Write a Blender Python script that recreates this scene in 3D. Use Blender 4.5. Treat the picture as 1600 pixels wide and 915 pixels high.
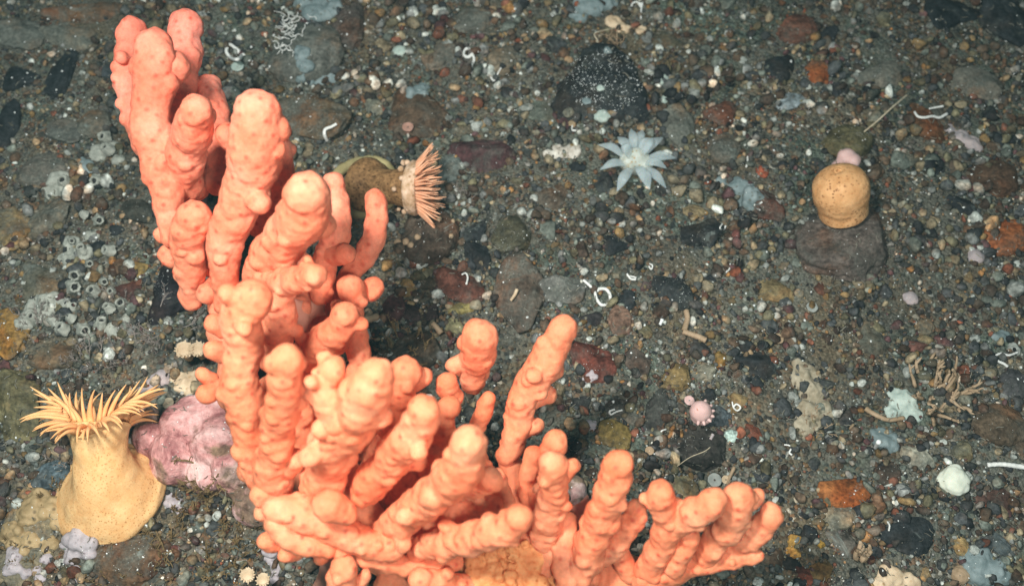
import bpy, bmesh, math, random
import numpy as np
from mathutils import Vector, Matrix, noise as mn
from mathutils import Euler

# ------------------------------------------------------------------ clear
for o in list(bpy.data.objects):
    bpy.data.objects.remove(o, do_unlink=True)
scene = bpy.context.scene
COL = scene.collection
RNG = random.Random(7)
NP = np.random.default_rng(11)

# ------------------------------------------------------------------ camera
TILT = math.radians(28)
DIST = 0.44
CAM = Vector((0, -DIST * math.sin(TILT), DIST * math.cos(TILT)))
cd = bpy.data.cameras.new('camera')
cam = bpy.data.objects.new('camera', cd)
COL.objects.link(cam)
cam.location = CAM
cam.rotation_euler = (TILT, 0, 0)
cd.sensor_width = 36
cd.lens = 35
cd.clip_start = 0.01
cd.clip_end = 60
cd.dof.use_dof = True
cd.dof.focus_distance = 0.385
cd.dof.aperture_fstop = 10
scene.camera = cam

# ------------------------------------------------------------------ world: dim blue-green water all round
w = bpy.data.worlds.new('World')
scene.world = w
w.use_nodes = True
bg = w.node_tree.nodes['Background']
bg.inputs['Color'].default_value = (0.12, 0.46, 0.56, 1)
bg.inputs['Strength'].default_value = 0.17

# ------------------------------------------------------------------ the two strobes either side of the lens
def strobe(name, off, power, aim, color, size=0.05):
    ld = bpy.data.lights.new(name, 'AREA')
    ld.shape = 'DISK'
    ld.size = size
    ld.energy = power
    ld.color = color
    lo = bpy.data.objects.new(name, ld)
    COL.objects.link(lo)
    lo.location = CAM + Vector(off)
    d = Vector(aim) - lo.location
    lo.rotation_euler = d.to_track_quat('-Z', 'Y').to_euler()
    return lo
strobe('strobe', (-0.12, 0.09, 0.06), 2.75, (-0.01, -0.02, 0), (1.0, 0.99, 0.95), 0.06)
strobe('strobe', (0.06, -0.06, 0.02), 1.15, (0.02, -0.02, 0), (1.0, 0.99, 0.95), 0.06)

scene.view_settings.view_transform = 'Standard'
scene.view_settings.look = 'None'
scene.view_settings.gamma = 1
scene.view_settings.exposure = 0.0
scene.view_settings.use_curve_mapping = False
scene.render.engine = 'CYCLES'
scene.cycles.max_bounces = 6
scene.cycles.diffuse_bounces = 4

# ------------------------------------------------------------------ helpers
F = 35 / 36 * 1600.0
CT, ST = math.cos(TILT), math.sin(TILT)

def ray(px, py):
    dx = (px - 800) / F
    dy = (457.5 - py) / F
    return Vector((dx, dy * CT + ST, dy * ST - CT))

def P(px, py, h=0.0):
    """the point at height h above the sea floor that a spot of the photograph shows"""
    d = ray(px, py)
    return CAM + d * ((h - CAM.z) / d.z)

def U(px, py, h=0.0):
    """metres in one photograph pixel there"""
    d = ray(px, py)
    return ((h - CAM.z) / d.z) / F

def project(p):
    v = Vector(p) - CAM
    x = v.x
    y = v.y * CT + v.z * ST
    z = v.y * ST - v.z * CT
    return 800 + F * x / z, 457.5 - F * y / z

def gz(x, y):
    """height of the silt surface"""
    return (0.0050 * mn.noise((x * 11, y * 11, 3.1)) + 0.0024 * mn.noise((x * 34, y * 34, 7.7))
            + 0.0007 * mn.noise((x * 120, y * 120, 1.2)))

class MB:
    def __init__(s):
        s.v = []; s.f = []
    def add(s, verts, faces):
        b = len(s.v)
        s.v.extend([tuple(q) for q in verts])
        s.f.extend([tuple(i + b for i in fc) for fc in faces])
    def sweep(s, pts, rads, n=8, flat=1.0, cap=True, flatdir=None):
        pts = [Vector(p) for p in pts]
        rings = []
        m = len(pts)
        up = None
        for i in range(m):
            t = (pts[min(i + 1, m - 1)] - pts[max(i - 1, 0)])
            if t.length < 1e-9: t = Vector((0, 0, 1))
            t.normalize()
            if up is None:
                a = Vector(flatdir) if flatdir is not None else (Vector((0, 0, 1)) if abs(t.z) < 0.9 else Vector((1, 0, 0)))
                up = (a - t * a.dot(t)).normalized()
            else:
                up = (up - t * up.dot(t))
                if up.length < 1e-6: up = Vector((1, 0, 0))
                up.normalize()
            side = t.cross(up)
            rings.append([pts[i] + (side * math.cos(2 * math.pi * k / n) + up * flat * math.sin(2 * math.pi * k / n)) * rads[i] for k in range(n)])
        vs = [p for r in rings for p in r]
        fs = []
        for i in range(m - 1):
            for k in range(n):
                a = i * n + k; b = i * n + (k + 1) % n
                fs.append((a, b, b + n, a + n))
        if cap:
            vs.append(pts[0]); vs.append(pts[-1])
            c0 = len(vs) - 2; c1 = len(vs) - 1
            for k in range(n):
                fs.append((c0, (k + 1) % n, k))
                fs.append((c1, (m - 1) * n + k, (m - 1) * n + (k + 1) % n))
        s.add(vs, fs)
    def mesh(s, name, smooth=True, origin=(0, 0, 0)):
        me = bpy.data.meshes.new(name)
        o = Vector(origin)
        me.from_pydata([tuple(Vector(p) - o) for p in s.v], [], s.f)
        me.update()
        if smooth:
            me.polygons.foreach_set('use_smooth', [True] * len(me.polygons))
        return me

def link(name, me, mat=None, loc=(0, 0, 0), parent=None):
    o = bpy.data.objects.new(name, me)
    COL.objects.link(o)
    o.location = loc
    if mat is not None and me is not None and len(me.materials) == 0:
        me.materials.append(mat)
    if parent is not None:
        o.parent = parent
    return o

def tag(o, label, cat, group=None):
    o['label'] = label
    o['category'] = cat
    if group: o['group'] = group
    return o

def empty(name, loc, label, cat, group=None):
    o = bpy.data.objects.new(name, None)
    COL.objects.link(o)
    o.location = loc
    o.empty_display_size = 0.01
    return tag(o, label, cat, group)

def spline(pts, k=6):
    pts = [Vector(p) for p in pts]
    if len(pts) < 3:
        return [pts[0].lerp(pts[1], i / k) for i in range(k + 1)]
    out = []
    e = [pts[0] * 2 - pts[1]] + pts + [pts[-1] * 2 - pts[-2]]
    for i in range(1, len(e) - 2):
        p0, p1, p2, p3 = e[i - 1:i + 3]
        for j in range(k):
            t = j / k
            out.append(0.5 * ((2 * p1) + (p2 - p0) * t + (2 * p0 - 5 * p1 + 4 * p2 - p3) * t * t + (3 * p1 - p0 - 3 * p2 + p3) * t ** 3))
    out.append(pts[-1])
    return out

_ico = {}
def ico(sub):
    if sub not in _ico:
        bm = bmesh.new()
        bmesh.ops.create_icosphere(bm, subdivisions=sub, radius=1)
        bm.verts.ensure_lookup_table()
        v = np.array([tuple(q.co) for q in bm.verts])
        f = np.array([[q.index for q in fc.verts] for fc in bm.faces])
        bm.free()
        _ico[sub] = (v, f)
    return _ico[sub]

def stone_radii(dirs, rng, planes, k):
    n = rng.normal(size=(planes, 3)); n /= np.linalg.norm(n, axis=1)[:, None]
    p = rng.uniform(0.72, 1.05, planes)
    d = np.maximum(dirs @ n.T, 0) / p
    r = (np.sum(d ** k, axis=1) + 1e-4) ** (-1.0 / k)
    return np.clip(r, 0.4, 1.35)

def remeshed(name, balls, voxel, smooth=4, noise=((0.0, 1.0),), origin=(0, 0, 0)):
    """one continuous skin round a chain of overlapping balls"""
    v, f = ico(3)
    vs = np.concatenate([v * r + np.array(c) for c, r in balls])
    fs = np.concatenate([f + i * len(v) for i in range(len(balls))])
    me = bpy.data.meshes.new('raw')
    me.from_pydata(vs.tolist(), [], fs.tolist())
    o = bpy.data.objects.new('raw', me)
    COL.objects.link(o)
    m = o.modifiers.new('r', 'REMESH'); m.mode = 'VOXEL'; m.voxel_size = voxel; m.use_smooth_shade = True
    s = o.modifiers.new('s', 'SMOOTH'); s.iterations = smooth; s.factor = 0.5
    dg = bpy.context.evaluated_depsgraph_get()
    dg.update()
    out = bpy.data.meshes.new_from_object(o.evaluated_get(dg))
    bpy.data.objects.remove(o, do_unlink=True)
    bpy.data.meshes.remove(me)
    out.name = name
    nv = len(out.vertices)
    co = np.empty(nv * 3); out.vertices.foreach_get('co', co); co = co.reshape(-1, 3)
    no = np.empty(nv * 3); out.vertex_normals.foreach_get('vector', no); no = no.reshape(-1, 3)
    disp = np.zeros(nv)
    for amp, sc in noise:
        if amp:
            disp += amp * np.array([mn.noise((c[0] * sc, c[1] * sc, c[2] * sc)) for c in co])
    co = co + no * disp[:, None] - np.array(origin)
    out.vertices.foreach_set('co', co.ravel())
    out.update()
    out.polygons.foreach_set('use_smooth', [True] * len(out.polygons))
    out.materials.clear()
    return out

# ------------------------------------------------------------------ materials
def new_mat(name):
    m = bpy.data.materials.new(name)
    m.use_nodes = True
    nt = m.node_tree
    b = nt.nodes['Principled BSDF']
    b.inputs['Roughness'].default_value = 0.75
    b.inputs['Specular IOR Level'].default_value = 0.18
    return m, nt, b

def nd(nt, t, **kw):
    n = nt.nodes.new(t)
    for k, v in kw.items():
        setattr(n, k, v)
    return n

def inp(nt, node, key, val):
    s = node.inputs[key]
    if hasattr(val, 'is_output') or isinstance(val, bpy.types.NodeSocket):
        nt.links.new(val, s)
    else:
        s.default_value = val

def rgba(c):
    return (c[0], c[1], c[2], 1)

def mix(nt, a, b, fac, mode='MIX'):
    n = nd(nt, 'ShaderNodeMix', data_type='RGBA', blend_type=mode)
    inp(nt, n, 0, fac)
    inp(nt, n, 6, rgba(a) if isinstance(a, tuple) else a)
    inp(nt, n, 7, rgba(b) if isinstance(b, tuple) else b)
    return n.outputs[2]

def noise_tex(nt, vec, scale, detail=4, rough=0.55, dist=0.0):
    n = nd(nt, 'ShaderNodeTexNoise')
    inp(nt, n, 'Vector', vec); n.inputs['Scale'].default_value = scale
    n.inputs['Detail'].default_value = detail; n.inputs['Roughness'].default_value = rough
    n.inputs['Distortion'].default_value = dist
    return n.outputs['Fac']

def voro(nt, vec, scale, out='Distance', feature='F1', rand=1.0):
    n = nd(nt, 'ShaderNodeTexVoronoi', feature=feature)
    inp(nt, n, 'Vector', vec); n.inputs['Scale'].default_value = scale
    n.inputs['Randomness'].default_value = rand
    return n.outputs[out]

def ramp(nt, fac, stops, interp='LINEAR'):
    n = nd(nt, 'ShaderNodeValToRGB')
    n.color_ramp.interpolation = interp
    e = n.color_ramp.elements
    while len(e) < len(stops): e.new(0.5)
    for el, (p, c) in zip(e, stops):
        el.position = p
        el.color = rgba(c) if isinstance(c, tuple) else (c, c, c, 1)
    inp(nt, n, 'Fac', fac)
    return n.outputs['Color']

def bump(nt, b, h, strength=0.5, dist=0.001, prev=None):
    n = nd(nt, 'ShaderNodeBump')
    inp(nt, n, 'Height', h); n.inputs['Strength'].default_value = strength; n.inputs['Distance'].default_value = dist
    if prev is not None: nt.links.new(prev, n.inputs['Normal'])
    nt.links.new(n.outputs[0], b.inputs['Normal'])
    return n.outputs[0]

def coords(nt, rand=False):
    tc = nd(nt, 'ShaderNodeTexCoord')
    if not rand: return tc.outputs['Object']
    oi = nd(nt, 'ShaderNodeObjectInfo')
    geo = nd(nt, 'ShaderNodeNewGeometry')
    a = nd(nt, 'ShaderNodeVectorMath', operation='ADD')
    m = nd(nt, 'ShaderNodeVectorMath', operation='SCALE')
    cb = nd(nt, 'ShaderNodeCombineXYZ')
    for k in range(3): nt.links.new(oi.outputs['Random'], cb.inputs[k])
    nt.links.new(cb.outputs[0], m.inputs[0]); m.inputs['Scale'].default_value = 3.7
    nt.links.new(geo.outputs['Position'], a.inputs[0]); nt.links.new(m.outputs[0], a.inputs[1])
    return a.outputs[0]

SILT = (0.108, 0.122, 0.104)

def rock_material(name, specks=0.06, dust=0.5, attr=None, veins=0.0, bump_s=0.6):
    m, nt, b = new_mat(name)
    v = coords(nt, True)
    if attr:
        a = nd(nt, 'ShaderNodeAttribute', attribute_name=attr)
        base = a.outputs['Color']
    else:
        base = nd(nt, 'ShaderNodeObjectInfo').outputs['Color']
    n1 = noise_tex(nt, v, 140, 5, 0.65)
    n2 = noise_tex(nt, v, 620, 4, 0.6)
    c = mix(nt, base, ramp(nt, n1, [(0.32, 0.25), (0.68, 2.0)]), 0.8, 'MULTIPLY')
    c = mix(nt, c, ramp(nt, n2, [(0.3, 0.35), (0.7, 1.8)]), 0.75, 'MULTIPLY')
    hue = noise_tex(nt, v, 48, 4, 0.6)
    c = mix(nt, c, mix(nt, c, (1.35, 0.9, 0.66), 1.0, 'MULTIPLY'), ramp(nt, hue, [(0.5, 0.0), (0.66, 0.9)]))
    # silt film in patches
    n3 = noise_tex(nt, v, 75, 6, 0.7, 0.6)
    n4 = noise_tex(nt, v, 900, 2, 0.5)
    dm = ramp(nt, n3, [(0.60 - 0.2 * dust, 0.0), (0.78 - 0.14 * dust, 0.9)])
    dcol = ramp(nt, n4, [(0.3, (0.06, 0.06, 0.048)), (0.55, SILT), (0.75, (0.21, 0.21, 0.17))])
    dn = nd(nt, 'ShaderNodeMath', operation='MULTIPLY'); nt.links.new(dm, dn.inputs[0]); dn.inputs[1].default_value = min(1, dust)
    c = mix(nt, c, dcol, dn.outputs[0])
    # pale sage crusts with a shape of their own
    n5 = noise_tex(nt, v, 58, 7, 0.68, 1.0)
    c = mix(nt, c, mix(nt, (0.15, 0.19, 0.17), (0.27, 0.31, 0.28), n4), ramp(nt, n5, [(0.62, 0.0), (0.70, 0.65)]))
    # tiny white crusts
    sp = voro(nt, v, 900)
    spn = noise_tex(nt, v, 60, 2)
    th = nd(nt, 'ShaderNodeMath', operation='MULTIPLY'); nt.links.new(ramp(nt, spn, [(0.4, 0.0), (0.75, 1.0)]), th.inputs[0]); th.inputs[1].default_value = specks * 4
    lt = nd(nt, 'ShaderNodeMath', operation='LESS_THAN'); nt.links.new(sp, lt.inputs[0]); nt.links.new(th.outputs[0], lt.inputs[1])
    c = mix(nt, c, (0.48, 0.52, 0.48), lt.outputs[0])
    nt.links.new(c, b.inputs['Base Color'])
    h = nd(nt, 'ShaderNodeMath', operation='ADD'); nt.links.new(n1, h.inputs[0]); nt.links.new(n2, h.inputs[1])
    bump(nt, b, h.outputs[0], bump_s, 0.0012)
    return m

M_ROCK = rock_material('stone', 0.035, 0.58)
M_CLEAN = rock_material('clean_stone', 0.02, 0.26)
M_SILTY = rock_material('silty_stone', 0.04, 0.95)
M_SPECK = rock_material('speckled_stone', 0.05, 0.50)
M_GRAVEL = rock_material('gravel_stone', 0.02, 0.62, attr='tint', bump_s=0.5)

def seabed_material():
    m, nt, b = new_mat('silty_grit')
    tc = nd(nt, 'ShaderNodeNewGeometry').outputs['Position']
    cells = nd(nt, 'ShaderNodeTexVoronoi'); nt.links.new(tc, cells.inputs['Vector']); cells.inputs['Scale'].default_value = 620
    bw = nd(nt, 'ShaderNodeSeparateColor'); nt.links.new(cells.outputs['Color'], bw.inputs[0])
    grit = ramp(nt, bw.outputs[0], [(0.0, (0.022, 0.024, 0.024)), (0.25, (0.07, 0.055, 0.036)), (0.5, (0.13, 0.125, 0.095)),
                                    (0.72, (0.10, 0.115, 0.10)), (0.86, (0.17, 0.10, 0.055)), (0.97, (0.42, 0.43, 0.38))], 'CONSTANT')
    n = noise_tex(nt, tc, 1100, 3)
    silt = ramp(nt, n, [(0.28, (0.045, 0.047, 0.040)), (0.5, (0.115, 0.117, 0.092)), (0.72, (0.21, 0.21, 0.175))])
    n1 = noise_tex(nt, tc, 42, 6, 0.65, 0.5)
    c = mix(nt, grit, silt, ramp(nt, n1, [(0.40, 0.15), (0.60, 0.9)]))
    n2 = noise_tex(nt, tc, 14, 4, 0.6)
    n6 = noise_tex(nt, tc, 22, 5, 0.6, 0.8)
    c = mix(nt, c, mix(nt, c, (1.2, 0.95, 0.72), 1.0, 'MULTIPLY'), ramp(nt, n6, [(0.52, 0.0), (0.64, 0.8)]))
    c = mix(nt, c, mix(nt, c, (0.82, 1.05, 1.02), 1.0, 'MULTIPLY'), ramp(nt, n6, [(0.36, 0.9), (0.48, 0.0)]))
    c = mix(nt, c, ramp(nt, n2, [(0.3, 0.55), (0.7, 1.35)]), 0.8, 'MULTIPLY')
    nt.links.new(c, b.inputs['Base Color'])
    add = nd(nt, 'ShaderNodeMath', operation='SUBTRACT'); nt.links.new(n, add.inputs[0]); nt.links.new(cells.outputs['Distance'], add.inputs[1])
    bump(nt, b, add.outputs[0], 0.8, 0.0012)
    return m

def coral_material():
    m, nt, b = new_mat('coral_flesh')
    tc = coords(nt)
    n1 = noise_tex(nt, tc, 45, 4, 0.6)
    n2 = noise_tex(nt, tc, 800, 5, 0.7)
    c = ramp(nt, n1, [(0.3, (0.84, 0.205, 0.090)), (0.5, (0.91, 0.285, 0.140)), (0.7, (0.95, 0.375, 0.205))])
    # pinker tint towards the upper left arm paints in water absorption and strobe falloff
    sx = nd(nt, 'ShaderNodeSeparateXYZ'); nt.links.new(tc, sx.inputs[0])
    mr = nd(nt, 'ShaderNodeMapRange'); nt.links.new(sx.outputs[1], mr.inputs['Value'])
    mr.inputs['From Min'].default_value = 0.05; mr.inputs['From Max'].default_value = 0.22
    c = mix(nt, c, mix(nt, c, (0.97, 0.80, 1.12), 1.0, 'MULTIPLY'), mr.outputs[0])
    c = mix(nt, c, ramp(nt, n2, [(0.3, 0.76), (0.7, 1.10)]), 0.8, 'MULTIPLY')
    dot = nd(nt, 'ShaderNodeAttribute', attribute_name='polyp').outputs['Fac']
    c = mix(nt, c, (0.56, 0.070, 0.038), mix(nt, (0, 0, 0), dot, 1.0))
    nt.links.new(c, b.inputs['Base Color'])
    b.inputs['Roughness'].default_value = 0.62
    b.inputs['Subsurface Weight'].default_value = 0.32
    b.inputs['Subsurface Radius'].default_value = (1.0, 0.35, 0.2)
    b.inputs['Subsurface Scale'].default_value = 0.003
    p = bump(nt, b, n2, 0.45, 0.0006)
    return m

def soft_material(name, col, col2, scale=200, dots=None, dot_scale=700, dot_size=0.25, sss=0.1, bump_s=0.4, alpha=1.0, trans=0.0, rough=0.6, stretch=None):
    m, nt, b = new_mat(name)
    tc = coords(nt)
    n1 = noise_tex(nt, tc, scale, 5, 0.62)
    c = ramp(nt, n1, [(0.32, col), (0.68, col2)])
    h = n1
    if dots:
        vd = voro(nt, tc, dot_scale)
        dm = ramp(nt, vd, [(dot_size * 0.6, 1.0), (dot_size * 1.4, 0.0)])
        nb = noise_tex(nt, tc, scale * 0.6, 3)
        mm = nd(nt, 'ShaderNodeMath', operation='MULTIPLY'); nt.links.new(dm, mm.inputs[0]); nt.links.new(ramp(nt, nb, [(0.35, 0.1), (0.6, 0.9)]), mm.inputs[1])
        c = mix(nt, c, dots, mm.outputs[0])
    nt.links.new(c, b.inputs['Base Color'])
    b.inputs['Roughness'].default_value = rough
    if sss:
        b.inputs['Subsurface Weight'].default_value = sss
        b.inputs['Subsurface Radius'].default_value = (1.0, 0.6, 0.4)
        b.inputs['Subsurface Scale'].default_value = 0.003
    if alpha < 1: b.inputs['Alpha'].default_value = alpha
    if trans: b.inputs['Transmission Weight'].default_value = trans; b.inputs['IOR'].default_value = 1.05
    bump(nt, b, h, bump_s, 0.0009)
    return m

M_BED = seabed_material()
M_CORAL = coral_material()
M_CRUST = soft_material('granular_coral_crust', (0.66, 0.22, 0.075), (0.84, 0.40, 0.16), 230, (0.50, 0.15, 0.04), 520, 0.25, 0.1, 1.0)
M_MEMBRANE = soft_material('coral_membrane', (0.70, 0.30, 0.20), (0.82, 0.42, 0.30), 120, None, sss=0.1)
def pinkrock():
    m, nt, b = new_mat('coralline_crust')
    v = coords(nt)
    n1 = noise_tex(nt, v, 70, 6, 0.65, 0.6); n2 = noise_tex(nt, v, 300, 5, 0.65); n3 = noise_tex(nt, v, 40, 5, 0.6, 0.8)
    c = ramp(nt, n1, [(0.34, (0.25, 0.09, 0.09)), (0.46, (0.54, 0.27, 0.25)), (0.56, (0.68, 0.42, 0.39)), (0.68, (0.78, 0.60, 0.54))])
    c = mix(nt, c, ramp(nt, n2, [(0.3, (0.08, 0.06, 0.035)), (0.7, (0.25, 0.18, 0.10))]), ramp(nt, n3, [(0.52, 0.0), (0.60, 0.85)]))
    c = mix(nt, c, ramp(nt, n2, [(0.3, 0.65), (0.7, 1.25)]), 0.8, 'MULTIPLY')
    nt.links.new(c, b.inputs['Base Color'])
    h = nd(nt, 'ShaderNodeMath', operation='ADD'); nt.links.new(n1, h.inputs[0]); nt.links.new(n2, h.inputs[1])
    bump(nt, b, h.outputs[0], 0.9, 0.0015)
    return m
M_PINKROCK = pinkrock()
M_ORANGE_COL = soft_material('orange_column', (0.70, 0.38, 0.150), (0.82, 0.54, 0.255), 150, (0.46, 0.19, 0.06), 950, 0.27, 0.12, 0.8)
M_ORANGE_TEN = soft_material('orange_tentacle', (0.82, 0.38, 0.145), (0.88, 0.50, 0.23), 160, None, sss=0.25, bump_s=0.2)
M_BROWN_COL = soft_material('brown_column', (0.14, 0.072, 0.028), (0.37, 0.21, 0.09), 420, (0.06, 0.03, 0.010), 700, 0.35, 0.05, 1.0)
M_BROWN_SKIRT = soft_material('pale_skirt', (0.26, 0.22, 0.10), (0.42, 0.36, 0.18), 150, None)
M_COLLAR = soft_material('cream_collar', (0.36, 0.22, 0.11), (0.68, 0.50, 0.36), 260, (0.26, 0.14, 0.06), 500, 0.3)
M_PINK_TEN = soft_material('pink_tentacle', (0.72, 0.31, 0.165), (0.82, 0.45, 0.28), 200, None, sss=0.2, bump_s=0.2)
M_GLASSY = soft_material('glassy_tentacle', (0.46, 0.56, 0.57), (0.62, 0.72, 0.73), 220, None, sss=0.3, bump_s=0.2, alpha=0.36)
M_GLASSY_DISC = soft_material('glassy_disc', (0.34, 0.38, 0.33), (0.56, 0.60, 0.54), 300, (0.35, 0.25, 0.12), 500, 0.25, 0.2)
M_DOME = soft_material('tan_dome', (0.54, 0.27, 0.105), (0.76, 0.44, 0.205), 150, (0.24, 0.10, 0.035), 640, 0.30, 0.12, 0.9)
M_PINKISH = soft_material('pale_pink_flesh', (0.55, 0.36, 0.33), (0.68, 0.47, 0.43), 160, None, sss=0.15, bump_s=0.3)
M_PINKDARK = soft_material('pink_mouth', (0.42, 0.16, 0.11), (0.55, 0.26, 0.18), 200, None)
M_TUBE = soft_material('white_tube', (0.58, 0.60, 0.56), (0.82, 0.83, 0.78), 500, None, sss=0.0, bump_s=0.5)
M_TUBE_TAN = soft_material('tan_tube', (0.36, 0.30, 0.20), (0.55, 0.49, 0.36), 500, None, sss=0.0, bump_s=0.5)
M_SPONGE = soft_material('blue_grey_sponge', (0.12, 0.165, 0.165), (0.235, 0.29, 0.29), 170, (0.10, 0.11, 0.09), 300, 0.2, 0.05, 0.9)
M_SPONGE_W = soft_material('white_sponge', (0.28, 0.36, 0.32), (0.50, 0.58, 0.51), 200, None, sss=0.1, bump_s=0.7)
M_SPONGE_T = soft_material('tan_sponge', (0.24, 0.20, 0.13), (0.42, 0.38, 0.28), 190, (0.13, 0.10, 0.06), 330, 0.25, 0.03, 0.9)
M_TANLUMP = soft_material('tan_lumps', (0.20, 0.145, 0.070), (0.42, 0.31, 0.165), 130, (0.11, 0.08, 0.04), 330, 0.25, 0.03, 0.9)
M_SPONGE_L = soft_material('lilac_crust', (0.30, 0.27, 0.28), (0.45, 0.41, 0.42), 260, (0.2, 0.16, 0.17), 500, 0.2, 0.03, 0.7)
M_SPONGE_P = soft_material('pink_grey_sponge', (0.28, 0.26, 0.27), (0.46, 0.38, 0.36), 130, None)
M_BARN = soft_material('barnacle_shell', (0.19, 0.205, 0.175), (0.40, 0.42, 0.36), 300, None, sss=0.0, bump_s=0.9)
M_CREAM = soft_material('cream_shell', (0.46, 0.34, 0.21), (0.68, 0.54, 0.37), 200, (0.4, 0.25, 0.12), 320, 0.2, 0.1, 0.6)
M_HYDROID = soft_material('brown_hydroid', (0.10, 0.068, 0.030), (0.24, 0.17, 0.08), 150, None, sss=0.0)
M_HYDROID_G = soft_material('grey_hydroid', (0.15, 0.13, 0.115), (0.28, 0.25, 0.22), 150, None, sss=0.0)
M_BRYO = soft_material('tan_bryozoan', (0.26, 0.185, 0.11), (0.42, 0.31, 0.20), 200, None, sss=0.05, bump_s=0.6)
M_WHITE = soft_material('white_grain', (0.62, 0.66, 0.63), (0.82, 0.85, 0.82), 600, None, sss=0.0, bump_s=0.1)
M_RUBBLE = soft_material('shell_rubble', (0.26, 0.22, 0.17), (0.68, 0.66, 0.58), 190, (0.12, 0.09, 0.06), 380, 0.25, 0.0, 1.0)
M_FLUFF = soft_material('detritus', (0.085, 0.080, 0.060), (0.26, 0.25, 0.20), 60, None, sss=0.0, bump_s=0.1)

# ------------------------------------------------------------------ the sea floor
def build_seabed():
    xs = np.concatenate([np.linspace(-6, -0.5, 14)[:-1], np.linspace(-0.5, 0.5, 330), np.linspace(0.5, 6, 14)[1:]])
    ys = np.concatenate([np.linspace(-6, -0.35, 14)[:-1], np.linspace(-0.35, 0.45, 265), np.linspace(0.45, 6, 14)[1:]])
    nx, ny = len(xs), len(ys)
    vs = [(x, y, gz(x, y)) for y in ys for x in xs]
    fs = [(j * nx + i, j * nx + i + 1, (j + 1) * nx + i + 1, (j + 1) * nx + i) for j in range(ny - 1) for i in range(nx - 1)]
    me = bpy.data.meshes.new('seabed')
    me.from_pydata(vs, [], fs)
    me.polygons.foreach_set('use_smooth', [True] * len(fs))
    o = link('seabed', me, M_BED)
    o['kind'] = 'structure'
    return o
build_seabed()
def build_haze():
    m = bpy.data.materials.new('sea_water_haze'); m.use_nodes = True
    nt = m.node_tree; nt.nodes.clear()
    out = nt.nodes.new('ShaderNodeOutputMaterial'); v = nt.nodes.new('ShaderNodeVolumePrincipled')
    v.inputs['Color'].default_value = (0.42, 0.84, 0.92, 1)
    v.inputs['Density'].default_value = 0.028
    nt.links.new(v.outputs[0], out.inputs['Volume'])
    a, z0, z1 = 6.2, -1.0, CAM.z + 0.12
    vs = [(x, y, z) for z in (z0, z1) for y in (-a, a) for x in (-a, a)]
    fs = [(0, 2, 3, 1), (4, 5, 7, 6), (0, 1, 5, 4), (2, 6, 7, 3), (0, 4, 6, 2), (1, 3, 7, 5)]
    me = bpy.data.meshes.new('haze'); me.from_pydata(vs, [], fs)
    o = link('haze', me, m); o['kind'] = 'stuff'
build_haze()

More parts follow.
